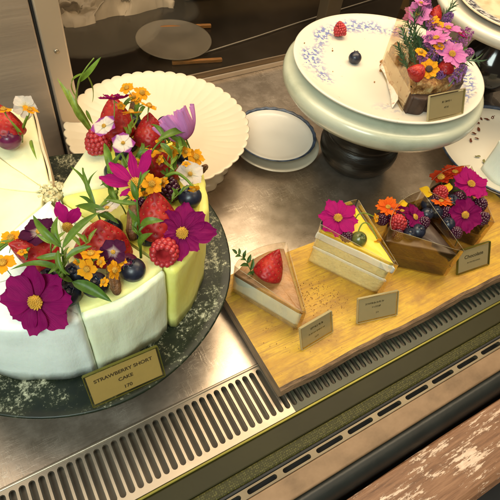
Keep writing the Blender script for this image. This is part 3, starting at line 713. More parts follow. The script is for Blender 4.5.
CEN = dome_mesh(M['pollen'], .2, .12, 60, .045); CENS = dome_mesh(M['pollen'], .3, .3, 30, .075); DARK = dome_mesh(M['dark_eye'], .34, .14, 50, .05)
stem_i = [0]
def stem_to(root, length, bend=(.25, .1), r=.035, m='leaf_light', flare=False):
    pts = [V((0, 0, -.02)), V((bend[0] * .3, bend[1] * .3, -length * .4)), V((bend[0], bend[1], -length * .75)), V((bend[0] * 1.6, bend[1] * 1.6, -length))]
    sm = []
    for i in range(3):
        for k in range(3): sm.append(pts[i].lerp(pts[i + 1], k / 3))
    sm.append(pts[-1])
    rad = [r * (1 + (2.4 * max(0, 1 - i / 4) if flare else 0)) for i in range(len(sm))]
    return put('stem', meshd('stem', *tube(sm, r, n=7, r=rad), M[m]), root)
def flower(kind, px, rpx, z, label, facing=(0, .2, 1), roll=0, col='magenta', n=8, group=None, cat='flower', angles=None, w=.33, notch=.08, cup=.12, centre=CEN, teeth=3, curl=0., stem=1.2, flare=False, lens=None, world=None):
    p = un(px[0], px[1], z) if world is None else V(world); s = rpx * mpp(p)
    o = thing(kind, label, cat, p, group, face(*facing), roll, s)
    for k in range(n):
        a = (angles[k] if angles else 2 * PI * k / n + R.uniform(-.1, .1)); l = (lens[k] if lens else R.uniform(.92, 1.04))
        put('petal', petal_mesh(col, w, notch, cup, teeth, curl), o, (.06 * math.cos(a), .06 * math.sin(a), .012 * (k % 2)), (R.uniform(-.16, .16), R.uniform(-.12, .08), a), (l, l * R.uniform(.93, 1.05), l))
    put('centre', centre, o, (0, 0, .0))
    if stem: stem_to(o, stem, (R.uniform(-.3, .3), R.uniform(-.3, .3)), .035, flare=flare)
    return o
def marigold(px, rpx, z, label, facing=(0, .3, 1), group='golden blossoms on the big cake', col='gold', n=5, roll=None, stem=1.5, angles=None):
    return flower('marigold', px, rpx * .88, z, label, facing, R.uniform(0, 6) if roll is None else roll, col, n, group, 'flower', angles, .40, .10, .10, CENS, 2, -.08, stem, True)
def wishbone(px, rpx, z, label, facing, col='violet_white', group='violas on the big cake', roll=0):
    return flower('viola', px, rpx, z, label, facing, roll, col, 5, group, 'flower', None, .52, .05, .16, CENV, 2, -.1, 1.0, True)
CENV = dome_mesh(M['pollen'], .16, .14, 16, .05)

# ------------------------------------------------------------------ leaves
def leaf_geo(a, b, w, up, sag=.12, n=10, fold=.25):
    a, b = V(a), V(b); d = b - a; L = d.length; t_ = d.normalized(); side = t_.cross(up).normalized(); nn = side.cross(t_).normalized()
    vs, fs = [], []; lb, tw, sag = R.uniform(-.12, .12), R.uniform(-.7, .7), sag * R.uniform(-.3, 1.8)
    for i in range(n + 1):
        t = i / n; c = a + d * t + nn * (math.sin(PI * t) * sag * L) + side * (math.sin(PI * t) * lb * L)
        s2_ = side * math.cos(tw * t) + nn * math.sin(tw * t)
        ww = w * (abs(math.sin(PI * min(1, t ** .75))) ** .8 * .96 + .04) * (1 if t < .97 else .4)
        for s in (-1, -.5, 0, .5, 1): vs.append(c + s2_ * ww * s * .5 + nn * abs(s) * ww * fold)
    for i in range(n):
        for j in range(4): k = i * 5 + j; fs.append((k, k + 1, k + 6, k + 5))
    return vs, fs
def sprig(kind, label, stem, leaves, m='leaf', sr_=.0009, group=None, cat='sprig', sag=.12):
    """stem: list of (u, v, z); leaves: list of ((u, v, z) base, (u, v, z) tip, width in px)"""
    P = [un(*q) for q in stem]; base = P[0].copy()
    o = thing(kind, label, cat, base, group)
    if len(P) > 1:
        sm = [P[0]]
        for i in range(len(P) - 1):
            p0, p1, p2, p3 = P[max(i - 1, 0)], P[i], P[i + 1], P[min(i + 2, len(P) - 1)]
            for k in range(1, 6):
                t = k / 5; sm.append(.5 * ((2 * p1) + (p2 - p0) * t + (2 * p0 - 5 * p1 + 4 * p2 - p3) * t * t + (3 * p1 - p0 - 3 * p2 + p3) * t ** 3))
        put('stem', meshd('stem', *tube([q - base for q in sm], sr_, sr_ * .6, n=6), M[m]), o)
    for a, b, w in leaves:
        A, B = un(*a), un(*b); c = mpp(A)
        put('leaf', meshd('leaf', *leaf_geo(A - base, B - base, w * c, face(R.uniform(-.3, .3), .5, 1), sag), M[m]), o)
    return o

# ------------------------------------------------------------------ fruit and flowers on the big cake
T = ZT
SG = 'strawberries on the big cake'
def straw(px, r, z, lab, axis, k=0, sc3=(1, 1, 1), roll=0, grp=SG): return fruit('strawberry', SM[k], px, r * 1.08, z, lab, 'strawberry', grp, axis, roll, sc3)
straw((116, 120), 17.5, T + .020, 'strawberry with a purple flower on its tip, at the far end of the cake', (-.1, 1, .25), 0, (1, 1, 1.15))
straw((150, 132), 15.5, T + .018, 'upright strawberry near the lilac sideways cosmos', (.1, .9, .6), 1, (1, 1, 1.05))
straw((161, 167), 18, T + .018, 'strawberry under the gold blossom between the white viola and magenta cosmos', (.2, .5, .9), 2, (1, 1, .95))
straw((157, 216), 21, T + .017, 'strawberry just behind the cosmos that hangs over the lemon slice', (.0, .8, .5), 0, (1, 1, 1.1))
straw((103, 242), 26, T + .014, 'largest strawberry, wide and orange red, behind two gold blossoms', (.1, .75, .6), 1, (1.05, .9, .85))
straw((34, 251), 21, T + .016, 'strawberry lying below the dark viola, above the biggest cosmos', (-.55, .25, .8), 2, (1, .85, 1.05))
straw((4, 124), 17, T + .018, 'strawberry on the gap slice behind the plum coloured berry', (-.2, .9, .4), 0)
RG = 'raspberries on the big cake'
fruit('raspberry', RB, (97, 141), 12.5, T + .010, 'pale red raspberry at the cut edge under the wishbone flower', 'raspberry', RG, (-.1, .8, .5))
fruit('raspberry', RB, (165, 250), 14.5, T + .008, 'hollow raspberry with its open end showing over the lemon slice', 'raspberry', RG, (0, .55, -.9))
fruit('raspberry', BB, (169, 188), 12, T + .012, 'dark berry below the strawberry beside the white viola', 'blackberry', 'dark berries on the big cake', (.2, .6, .7))
fruit('raspberry', BB, (141, 205), 12, T + .010, 'dark berry wedged behind the leafy upright sprig', 'blackberry', 'dark berries on the big cake', (.2, .6, .7))
fruit('plum', PL, (9, 138), 12.5, T + .012, 'small round purple plum on the gap slice', 'plum', None, (.1, .2, 1))
fruit('plum', PL, (128, 264), 11, T + .010, 'dark purple berry tucked beside the dark viola above the front', 'plum', None, (.3, .3, 1))
BG = 'blueberries on the big cake'
for px, r, z, lab in [((190, 197), 12, T + .009, 'plump blueberry on lemon frosting below the white viola'), ((187, 217), 10, T + .008, 'blueberry half hidden behind the magenta cosmos over the lemon slice'),
                      ((133, 270), 13, T + .008, 'blueberry at the front edge beside the brown pecan'), ((95, 285), 13.5, T + .009, 'blueberry under the pair of gold blossoms'),
                      ((68, 294), 13, T + .009, 'blueberry between the biggest cosmos and the broad leaf'), ((122, 154), 7, T + .01, 'small blueberry behind the big magenta cosmos'),
                      ((165, 124), 8, T + .008, 'blueberry behind the upright strawberry'), ((134, 123), 8, T + .010, 'blueberry between the far strawberry and gold blossoms'), ((76, 273), 12, T + .008, 'blueberry in the dark hollow under the star of leaves')]:
    fruit('blueberry', BL, px, r, z, lab, 'blueberry', BG, (R.uniform(-.5, .5), R.uniform(.1, .8), 1), R.uniform(0, 6))
for px, r, z, lab in [((112, 228), 11, T + .004, 'blueberry mostly hidden behind the largest strawberry'), ((52, 276), 12, T + .006, 'blueberry under the lying strawberry and the long leaf'), ((148, 236), 11, T + .006, 'blueberry between the tall pecan and the hollow raspberry'), ((150, 196), 11, T + .006, 'blueberry in the shade between the two middle strawberries'), ((176, 170), 9, T + .006, 'blueberry between the middle strawberry and the white viola'), ((114, 172), 10, T + .005, 'blueberry behind the petals of the spread cosmos'), ((183, 156), 9, T + .006, 'blueberry under the gold blossoms at the cake edge'), ((128, 146), 9, T + .004, 'blueberry between the pale red raspberry and upright strawberry')]:
    fruit('blueberry', BL, px, r, z, lab, 'blueberry', BG, (R.uniform(-.5, .5), R.uniform(.1, .8), 1), R.uniform(0, 6))
NG = 'pecans on the big cake'
for px, r, z, ax, lab in [((134, 222), 19, T + .013, (.1, 1, .1), 'tall brown pecan between the largest strawberry and the leafy sprig'), ((114, 279), 17, T + .012, (-.2, 1, .15), 'ridged brown pecan hanging at the front edge below the dark viola'),
                          ((134, 108), 11, T + .016, (.3, .9, .2), 'brown pecan behind the far strawberry'), ((202, 170), 8, T + .006, (.5, .4, .3), 'brown pecan beside the white viola at the cake edge')]:
    fruit('pecan', PC, px, r, z, lab, 'pecan', NG, ax, 1.2)
CG = 'cosmos flowers on the big cake'
flower('cosmos', (36, 302), 37, T + .016, 'biggest cosmos, dark magenta, hanging over the white front slice', (-.15, -.25, 1), .3, 'deep_magenta', 8, CG, w=.43, cup=.05, notch=.05)
flower('cosmos', (182, 233), 29, T + .016, 'dark magenta cosmos hanging over the edge of the lemon slice', (.25, -.05, 1), .15, 'deep_magenta', 8, CG, w=.34, cup=.08, notch=.05, angles=[-.25, .45, 1.15, 1.9, 2.6, 3.5, 4.35, 5.2], lens=[1.2, 1.0, 1.05, .9, .8, .85, .95, .8])
flower('cosmos', (136, 185), 36, T + .036, 'bright magenta cosmos with widely spread petals in the middle of the flowers', (-.15, .2, 1), 0, 'magenta', 7, CG, w=.17, cup=.06, notch=.06, angles=[1.62, 2.25, 2.9, 3.4, .55, 5.4, 4.3], lens=[1.05, .95, 1.05, 1.1, .55, .5, .5])
flower('cosmos', (68, 227), 27, T + .024, 'cosmos with two magenta petals standing up like ears', (0, -.4, .8), 0, 'magenta', 2, CG, w=.26, cup=-.05, notch=.06, angles=[1.2, 1.95], centre=CEN)
flower('cosmos', (114, 99), 15, T + .046, 'small purple cosmos seen sideways on the far strawberry tip', (0, .9, .35), 0, 'deep_magenta', 8, CG, w=.30, cup=.25, notch=.08)
flower('cosmos', (186, 139), 25, T + .030, 'lilac cosmos seen sideways at the cake edge before the scalloped stand', (-.5, .85, .35), 0, 'orchid', 8, CG, w=.32, cup=.8, notch=.10, curl=.3)
VG = 'violas on the big cake'
wishbone((104, 126), 13, T + .040, 'white and purple viola with a yellow eye on the far strawberry', (-.2, .35, 1), roll=.4)
wishbone((123, 143), 12, T + .032, 'pale purple viola beside the pale red raspberry', (.2, .3, 1), roll=1.4)
wishbone((39, 232), 19, T + .028, 'dark purple viola with a white middle above the lying strawberry', (.1, .7, .8), 'dark_violet', roll=.2)
wishbone((113, 252), 14, T + .036, 'dark purple viola with a pale yellow middle on the largest strawberry', (.2, .0, 1), 'dark_violet', roll=.7)
wishbone((190, 174), 14, T + .022, 'white viola with a yellow middle beside the small pecan', (.2, .2, 1), 'white', roll=.5)
wishbone((107, 208), 13, T + .024, 'white viola with torn crimson petals under the spread cosmos', (-.1, .8, .6), 'white', roll=.3)
wishbone((25, 107), 12, T + .030, 'pale pinkish viola on the gap slice behind two gold blossoms', (.2, -.1, 1), 'white', roll=1)
for px, r, z, lab, fc in [
    ((127, 88), 9.5, T + .05, 'gold blossom highest on the far end of the cake', (-.2, .5, .9)), ((142, 93), 10.5, T + .046, 'gold blossom beside the highest one near the scalloped stand', (.4, .4, .8)),
    ((131, 113), 12, T + .044, 'flat gold blossom seen from the side over the brown pecan', (0, 1, .25)), ((149, 106), 11, T + .042, 'gold blossom above the upright strawberry', (.3, .8, .4)),
    ((150, 153), 12, T + .040, 'gold blossom on the curved stem over the middle strawberry', (.1, .7, .6)), ((171, 152), 9.5, T + .030, 'gold blossom right of the middle strawberry', (.1, .2, 1)),
    ((180, 145), 10, T + .026, 'gold blossom close under the lilac cosmos', (.3, .4, .9)), ((196, 157), 11.5, T + .020, 'gold blossom farthest out at the cake edge by the scalloped stand', (.5, .2, .9)),
    ((152, 184), 13, T + .040, 'broad gold blossom in front of the spread magenta cosmos', (.15, .2, 1)), ((135, 193), 9, T + .040, 'gold blossom lowest beside the spread cosmos centre', (-.1, .2, 1)),
    ((194, 189), 8, T + .026, 'small gold blossom drooping over the plump blueberry', (.2, -.9, .4)), ((91, 254), 13, T + .040, 'gold blossom on the face of the largest strawberry', (.1, .8, .45)),
    ((87, 269), 13, T + .034, 'open gold blossom facing front below the largest strawberry', (0, -.1, 1)), ((114, 270), 12, T + .032, 'gold blossom turned sideways in front of the ridged pecan', (.9, .1, .45)),
    ((3, 263), 15, T + .026, 'gold blossom cut off by the photo edge beside the lying strawberry', (.1, .6, .7)), ((11, 238), 13, T + .026, 'gold blossom behind the lying strawberry', (.2, .6, .8)),
    ((4, 110), 11, T + .040, 'gold blossom over the strawberry on the gap slice', (0, .8, .4)), ((30, 110), 9.5, T + .034, 'gold blossom at the corner of the gap slice', (.3, .7, .5)),
    ((139, 163), 7, T + .034, 'tiny gold bud between the two middle strawberries', (0, .5, 1))]:
    marigold(px, r, z, lab, fc)
LG = 'green sprigs on the big cake'
z0 = T + .012
sprig('leafy_sprig', 'tall grassy sprig rising beside the gap at the far end', [(97, 138, z0), (84, 118, T + .03), (76, 100, T + .05), (82, 75, T + .07), (94, 58, T + .08)],
      [((92, 133, z0), (57, 78, T + .055), 8), ((88, 125, T + .02), (68, 88, T + .05), 7), ((80, 82, T + .065), (101, 57, T + .085), 7), ((84, 73, T + .072), (78, 100, T + .045), 4), ((85, 72, T + .072), (92, 103, T + .04), 4), ((78, 98, T + .05), (86, 68, T + .08), 5), ((86, 110, T + .03), (93, 124, T + .02), 4)], 'leaf_light', .0008, LG)
sprig('leafy_sprig', 'star of pointed leaves between the two front strawberries', [(66, 285, T + .005), (64, 268, T + .03), (62, 248, T + .045)],
      [((62, 248, T + .045), (33, 215, T + .052), 8), ((61, 247, T + .046), (58, 216, T + .055), 7), ((62, 249, T + .046), (100, 212, T + .05), 8), ((64, 255, T + .042), (36, 258, T + .04), 7), ((66, 258, T + .04), (92, 246, T + .045), 7), ((63, 262, T + .036), (48, 274, T + .038), 5), ((70, 275, T + .03), (10, 270, T + .034), 7), ((58, 250, T + .045), (66, 275, T + .035), 6)], 'leaf', .0010, LG)
sprig('leafy_sprig', 'broad leaf sprig lying on the front edge below the gold blossoms', [(75, 284, T + .008), (70, 280, T + .016)], [((72, 282, T + .018), (112, 302, T + .012), 12), ((72, 282, T + .016), (58, 270, T + .02), 6)], 'leaf', .0010, LG)
sprig('leafy_sprig', 'upright leafy sprig in front of the tall pecan', [(141, 258, T + .006), (140, 240, T + .02), (139, 222, T + .036), (137, 198, T + .05), (141, 172, T + .06)],
      [((140, 226, T + .036), (164, 221, T + .042), 8), ((140, 250, T + .02), (153, 233, T + .035), 9), ((139, 222, T + .036), (128, 208, T + .045), 5), ((138, 204, T + .046), (103, 199, T + .05), 7), ((137, 200, T + .05), (131, 180, T + .06), 7), ((140, 240, T + .025), (132, 230, T + .035), 5), ((140, 185, T + .055), (150, 170, T + .06), 4)], 'leaf', .0010, LG)
sprig('leafy_sprig', 'thin grassy sprig bending over the pale frosting beside the gap', [(101, 222, T + .012), (94, 205, T + .02), (86, 188, T + .026), (83, 168, T + .03)],
      [((92, 203, T + .02), (70, 166, T + .025), 4), ((96, 208, T + .02), (82, 167, T + .03), 4.5), ((92, 205, T + .02), (79, 196, T + .02), 4), ((88, 190, T + .024), (98, 170, T + .03), 3), ((112, 220, T + .02), (75, 206, T + .02), 10), ((100, 212, T + .022), (119, 224, T + .02), 6)], 'leaf', .0007, LG)
sprig('leafy_sprig', 'arching sprig with drooping tip above the white viola', [(142, 185, T + .02), (147, 160, T + .045), (162, 140, T + .045), (180, 133, T + .035)],
      [((158, 140, T + .045), (192, 132, T + .035), 9), ((170, 137, T + .04), (188, 148, T + .03), 8), ((160, 143, T + .045), (172, 158, T + .035), 7), ((150, 150, T + .045), (135, 158, T + .04), 5), ((165, 138, T + .044), (150, 124, T + .045), 5)], 'leaf', .0010, LG)
sprig('leafy_sprig', 'short dark leaves under the spread magenta cosmos', [(118, 190, T + .012), (112, 172, T + .026), (108, 158, T + .03)],
      [((112, 175, T + .025), (104, 143, T + .035), 8), ((114, 178, T + .025), (100, 186, T + .03), 6), ((118, 190, T + .02), (98, 208, T + .024), 7), ((112, 170, T + .028), (122, 152, T + .035), 6)], 'leaf', .0008, LG)
sprig('leafy_sprig', 'curved green stalk hanging over the plump blueberry', [(166, 176, T + .03), (176, 173, T + .034), (186, 179, T + .03), (193, 187, T + .026)], [((168, 176, T + .03), (160, 186, T + .03), 4)], 'leaf_light', .0014, LG)
sprig('leafy_sprig', 'dark leaves filling the hollow behind the upright leafy sprig', [(150, 200, T + .006), (146, 190, T + .02)],
      [((150, 196, T + .01), (128, 162, T + .03), 8), ((148, 195, T + .01), (139, 158, T + .03), 7), ((150, 198, T + .01), (172, 204, T + .02), 8), ((146, 200, T + .012), (124, 196, T + .024), 7)], 'leaf_dark', .0009, LG)
sprig('leafy_sprig', 'green stalks of the gold blossoms on the gap slice', [(22, 142, T + .004), (22, 130, T + .016), (27, 116, T + .028)], [((22, 140, T + .006), (8, 118, T + .03), 4), ((23, 140, T + .006), (30, 114, T + .03), 4), ((31, 140, T + .004), (37, 160, T + .002), 4)], 'leaf_light', .0010, LG)
sprig('leafy_sprig', 'pale stalk reaching out at the photo edge beside the gold blossoms', [(-8, 256, T + .02), (4, 246, T + .024), (14, 240, T + .026)], [((-5, 252, T + .02), (12, 240, T + .028), 6)], 'leaf_light', .0013, LG)

cres = [(122, 118), (140, 122), (128, 150), (160, 148), (120, 172), (172, 165), (142, 178), (112, 196), (160, 190), (126, 214), (168, 206), (72, 250), (146, 244), (52, 258), (24, 262), (90, 278), (58, 284), (180, 178)]
for i, (u, v) in enumerate(cres):
    z1 = T + R.uniform(.020, .032); d = (R.uniform(-20, 20), -R.uniform(6, 26)); B = (u + d[0], v + d[1], z1 + .006); m1 = (u + d[0] * .5 + R.uniform(-3, 3), v + d[1] * .5, z1 + .004)
    lv = []
    for k in range(R.choice((3, 4, 5))):
        t = .3 + .7 * R.random(); b_ = (u + d[0] * t, v + d[1] * t, z1 + .006 * t); a_ = R.uniform(-2.6, -.3); ll = R.uniform(9, 19)
        lv.append((b_, (b_[0] + ll * math.cos(a_), b_[1] + ll * math.sin(a_), b_[2] + R.uniform(-.004, .008)), R.uniform(2.2, 4.5)))
    sprig('fine_sprig', 'fine narrow leaved green sprig tucked between the berries of the big cake', [(u, v, T + .004), m1, B], lv, R.choice(('leaf', 'leaf_light', 'leaf')), .0006, 'fine sprigs on the big cake')
for i, (u, v) in enumerate([(138, 100), (121, 106), (160, 160), (186, 164), (144, 176), (164, 182), (160, 140), (122, 262), (101, 262), (78, 262), (22, 252), (186, 152), (146, 193), (134, 97), (104, 282)]):
    marigold((u, v), R.uniform(5.5, 7.5), T + R.uniform(.026, .038), 'tiny half open gold bud tucked between the berries of the big cake', (R.uniform(-.6, .6), R.uniform(0, .9), .7), 'tiny gold buds on the big cake', 'gold', 5)
# ------------------------------------------------------------------ cards
def card(label, BLp, BRp, TLp, lines, paper='paper', group='price cards'):
    bl, br, tl = V(BLp), V(BRp), V(TLp); ex = (br - bl); w = ex.length; ex.normalize(); ey = tl - bl; ey = ey - ex * ey.dot(ex); h = ey.length; ey.normalize(); ez = ex.cross(ey)
    o = bpy.data.objects.new('price_card', None); o.empty_display_size = .01
    o.matrix_world = Matrix(((ex.x, ey.x, ez.x, bl.x), (ex.y, ey.y, ez.y, bl.y), (ex.z, ey.z, ez.z, bl.z), (0, 0, 0, 1))); link(o); tag(o, label, 'price card', group)
    put('card', bevel_box('card', (.0012, w - .0012, .0012, h - .0014, 0, .0007), M[paper], .0002, 1), o)
    put('acrylic_holder', meshd('acrylic_holder', *join([box(0, w, 0, h, .0012, .0018), box(0, w, 0, h, -.0009, -.0003), box(0, w, -.0010, -.0001, -.014, .0018)])[:2], M['acrylic'], False), o)
    rim = M['lip'] if lines and lines[0][1] == 'font' else M['acr_edge']
    put('holder_edge', meshd('holder_edge', *join([box(0, w, h + .0001, h + .0007, -.0009, .0018), box(-.0007, -.0001, 0, h, -.0009, .0018), box(w + .0001, w + .0007, 0, h, -.0009, .0018), box(0, w, .0001, .0006, .0019, .0022)])[:2], rim, False), o)
    for txt, kind, cx, cy, size in lines:
        if kind == 'font':
            cu = bpy.data.curves.new('lettering', 'FONT'); cu.body = txt; cu.size = size; cu.align_x = 'CENTER'; cu.align_y = 'CENTER'; cu.extrude = .00005; cu.offset = .00008
            cu.materials.append(M['ink']); t0 = bpy.data.objects.new('lettering', cu); t = bpy.data.objects.new('lettering', bpy.data.meshes.new_from_object(t0)); bpy.data.objects.remove(t0); t.location = (w * cx, h * cy, .00085); t.scale = (1.12, 1, 1); link(t, o)
        else:                                               # print too small to read: a row of broken strokes
            bw = w * kind; x = w * cx - bw / 2; parts = []
            while x < w * cx + bw / 2:
                q = R.uniform(.5, 1.1) * size * .55; hh = size * R.uniform(.55, .9)
                parts.append(box(x, x + q * .35, h * cy - hh / 2, h * cy + hh / 2, .0008, .0009))
                if R.random() < .75: parts.append(box(x + q * .36, x + q, h * cy + (hh / 2 - size * .2) * R.choice((-1, 0, 1)), h * cy + (hh / 2 - size * .2) * R.choice((-1, 0, 1)) + size * .18 + .00005, .00082, .00092))
                x += q * 1.35
            put('lettering', meshd('lettering', *join(parts)[:2], M['ink'], False), o)
    return o
M['acr_edge'] = mat('acrylic_edge', (.40, .33, .17), .2, var=.1, vscale=40, spec=.8)
card('gold edged card reading strawberry short cake before the big cake', (.0005, .1555, .0785), (.0565, .1548, .0785), (-.0005, .169, .1030),
     [('STRAWBERRY SHORT', 'font', .5, .72, .0041), ('CAKE', 'font', .5, .48, .0040), ('170', 'font', .5, .2, .0040)])
card('tan price card at the tip of the strawberry topped cheesecake slice', (.192, .1435, .0215), (.230, .1465, .0215), (.188, .1540, .0455), [('', .36, .5, .72, .0030), ('', .5, .5, .48, .0024), ('', .14, .5, .24, .0024)], 'grey_paper')
card('beige price card before the yellow glazed layer slice', (.259, .1425, .0215), (.303, .1325, .0215), (.2605, .1565, .0455), [('', .46, .42, .72, .0030), ('', .2, .46, .55, .0024), ('', .06, .5, .3, .0022)], 'grey_paper')
card('brownish price card between the two chocolate slices', (.401, .1415, .0215), (.446, .1365, .0215), (.3985, .1570, .0455), [('Chocolate', 'font', .5, .64, .0058), ('', .4, .5, .38, .0018)], 'grey_paper')
ob = card('small price card leaning before the meringue slice on the marble stand', (.395, .2585, .1492), (.441, .2545, .1492), (.4035, .2690, .1715), [('', .26, .5, .66, .0026), ('', .12, .5, .42, .0022)], 'grey_paper')

# ------------------------------------------------------------------ board and slices on it
bd = thing('wooden_board', 'yellow wooden serving board with rough brown front edge holding four cake slices', 'board', (.15, .11, 0))
vs, fs, ix = [], [], []
nx = 60
for i in range(nx + 1):
    x = .1525 + (.545 - .1525) * i / nx; w_ = .0022 * noise.noise(V((x * 14, 0, 0))) + .0012 * noise.noise(V((x * 45, 2, 0)))
    yf = .1165 + w_ ; yb = .2505 + .001 * noise.noise(V((x * 20, 7, 0)))
    for y, z in ((yb, .0045), (yb, .0205), (yf + .004, .0205), (yf + .0008, .0185), (yf - .0012, .012), (yf + .0015, .0045)): vs.append((x, y, z))
for i in range(nx):
    for j in range(6):
        fs.append((i * 6 + j, (i + 1) * 6 + j, (i + 1) * 6 + (j + 1) % 6, i * 6 + (j + 1) % 6)); ix.append((2, 0, 1, 1, 1, 2)[j])
fs += [tuple(range(6)), tuple(nx * 6 + j for j in (5, 4, 3, 2, 1, 0))]; ix += [2, 2]
put('plank', fixn(meshd('plank', vs, fs, [M['board'], M['bark'], M['board_side']], False, ix)), bd, (-.15, -.11, 0))
for x, y in ((.175, .128), (.175, .232), (.52, .128), (.52, .232)): put('foot', lathe_m('foot', [(.006, .0006), (.007, .002), (.007, .0044)], M['dark_gap'], 16), bd, (x - .15, y - .11, .0008))
ZB = .0206
def frame3(tip, l, r):
    tip, l, r = V(tip), V(l), V(r); a0 = math.atan2(l.y - tip.y, l.x - tip.x); a1 = math.atan2(r.y - tip.y, r.x - tip.x)
    if a0 > a1: a0, a1 = a1, a0
    if a1 - a0 > PI: a0, a1 = a1, a0 + 2 * PI
    return tip, a0, a1, ((l - tip).to_2d().length + (r - tip).to_2d().length) / 2
def film(a0, a1, r, z0, hts, m, off=.0012, arc=False, seed=0):
    """a clear film band that follows the two cut sides and (arc) the back; hts gives heights at tip, corners"""
    pts = []
    def P(rr, aa, s): return V((rr * math.cos(aa) + math.sin(aa) * off * s, rr * math.sin(aa) - math.cos(aa) * off * s, 0))
    n = 10
    for k in range(n + 1): pts.append((P(r * (1 - k / n), a0, 1), hts[0] + (hts[1] - hts[0]) * k / n))
    for k in range(1, n + 1): pts.append((P(r * k / n, a1, -1), hts[1] + (hts[2] - hts[1]) * k / n))
    if arc:
        for k in range(1, n + 1):
            a = a1 + (a0 - a1) * k / n; pts.append((V(((r + off) * math.cos(a), (r + off) * math.sin(a), 0)), hts[2] + (hts[0] - hts[2]) * k / n))
    vs, fs = [], []
    for i, (p, h) in enumerate(pts):
        for j in range(5):
            t = j / 4; w = noise.noise(V((p.x * 40, p.y * 40, t + seed))) * .0007; vs.append((p.x + w, p.y + w, z0 + h * t))
    for i in range(len(pts) - 1):
        for j in range(4): a = i * 5 + j; fs.append((a, a + 5, a + 6, a + 1))
    ix = [0] * len(fs); o_ = len(vs)
    ev, ef = tube([V((p.x, p.y, z0 + h)) for p, h in pts], .00017, n=5); vs += ev; fs += [tuple(o_ + q for q in f) for f in ef]; ix += [1] * len(ef)
    return meshd('acetate_wrap', vs, fs, [m, M['film_edge']], True, ix)
def slice_(label, tip, l, r, layers, film_m, hts, arc=True, group='cake slices on the wooden board', zb=ZB, rad=None, wob=.0011, kind='cake_slice'):
    tip, a0, a1, rr = frame3(tip, l, r); rr = rad or rr
    o = thing(kind, label, 'cake slice', (tip.x, tip.y, zb), group); z = 0
    for i, (nm, mm, h, ins) in enumerate(layers):
        me = wedge_m(nm, M[mm], a0, a1, rr - ins, z, z + h, r0=.001, gap=.0004 + ins, bev=min(.0022, h * .3) if i == len(layers) - 1 else min(.0012, h * .3), wob=wob, seed=i + len(label), nz=6)
        put(nm, me, o); z += h - .0002
    if film_m: put('acetate_wrap', film(a0, a1, rr, .0004, hts, M[film_m], arc=arc, seed=len(label)), o)
    return o, z + zb, tip, a0, a1, rr
slice_('cheesecake slice with browned top, a strawberry and a thyme sprig, in clear film', (.200, .162, 0), (.164, .229, 0), (.226, .240, 0),
       [('biscuit_base', 'biscuit', .005, 0), ('filling', 'cheese', .023, .0003), ('browned_top', 'browned', .004, .0001)], 'acetate', (.040, .035, .045))
Z1 = ZB + .0316
slice_('tall layered sponge slice with yellow mango glaze under a magenta cosmos', (.302, .158, 0), (.256, .231, 0), (.314, .240, 0),
       [('sponge', 'pale_sponge', .024, .0006), ('cream_layer', 'cream', .0035, .0), ('sponge', 'pale_sponge', .0135, .0008), ('cream_layer', 'cream', .010, -.0004), ('mango_glaze', 'mango', .0036, .0004)], 'acetate', (.061, .055, .064))
Z2 = ZB + .0502
slice_('chocolate slice in amber film with a raspberry beside an orange blossom', (.387, .146, 0), (.322, .199, 0), (.394, .222, 0),
       [('sponge', 'choc', .015, .0004), ('cream_layer', 'choc_cream', .004, 0), ('sponge', 'choc', .014, .0005), ('ganache', 'ganache', .005, .0)], 'amber_film', (.056, .046, .058))
Z3 = ZB + .0374
slice_('chocolate slice in amber film with two magenta cosmos, behind the last card', (.452, .162, 0), (.405, .222, 0), (.482, .236, 0),
       [('sponge', 'choc', .015, .0004), ('cream_layer', 'choc_cream', .004, 0), ('sponge', 'choc', .014, .0005), ('ganache', 'ganache', .005, .0)], 'amber_film', (.056, .044, .056))
Z4 = ZB + .0374
FG = 'toppings of the slices on the board'
straw((271, 266), 14, Z1 + .012, 'single strawberry standing on the cheesecake slice', (.4, .85, .3), 2, (1, 1, 1.12), grp=None)
th = sprig('thyme_sprig', 'small thyme sprig standing beside the strawberry on the cheesecake slice', [(253, 275, Z1), (249, 267, Z1 + .008), (245, 259, Z1 + .014), (237, 254, Z1 + .018)],
      [((251, 270, Z1 + .004), (253, 258, Z1 + .012), 4), ((249, 266, Z1 + .008), (240, 266, Z1 + .012), 4), ((248, 263, Z1 + .010), (251, 254, Z1 + .016), 4), ((246, 260, Z1 + .012), (240, 260, Z1 + .014), 3.5), ((244, 258, Z1 + .014), (246, 250, Z1 + .02), 3.5), ((241, 256, Z1 + .016), (235, 257, Z1 + .017), 3), ((239, 255, Z1 + .017), (239, 248, Z1 + .021), 3), ((237, 254, Z1 + .018), (232, 249, Z1 + .02), 3), ((252, 273, Z1 + .002), (247, 275, Z1 + .004), 4), ((252, 273, Z1 + .002), (259, 268, Z1 + .008), 4)], 'leaf_dark', .0005)
CS = 'cosmos on the slices of the board'
flower('cosmos', (338, 218), 20.5, Z2 + .016, 'magenta cosmos on the yellow glazed layer slice', (0, .35, 1), .2, 'magenta', 8, CS, w=.34, cup=.06, notch=.06)
fruit('blueberry', BL, (327, 225), 7, Z2 + .006, 'blueberry under the cosmos on the yellow glazed slice', 'blueberry', FG, (-.2, .5, 1))
fruit('raspberry', BB, (347, 236), 7, Z2 + .006, 'dark berry amid gold petals on the yellow glazed slice', 'blackberry', FG, (.1, .3, 1))
marigold((347, 235), 9.5, Z2 + .003, 'gold blossom lying under the dark berry on the yellow glazed slice', (.1, .5, .9), FG, 'gold', 6, stem=0)
fruit('grape', OG, (359, 239), 8, Z2 + .006, 'dark olive green grape on the yellow glazed slice', 'grape', FG, (.2, .3, 1))
marigold((376, 218), 6, Z2 + .014, 'small gold blossom on a bent stalk leaning toward the chocolate slice', (.6, .1, .6), FG, 'gold', 5, stem=0)
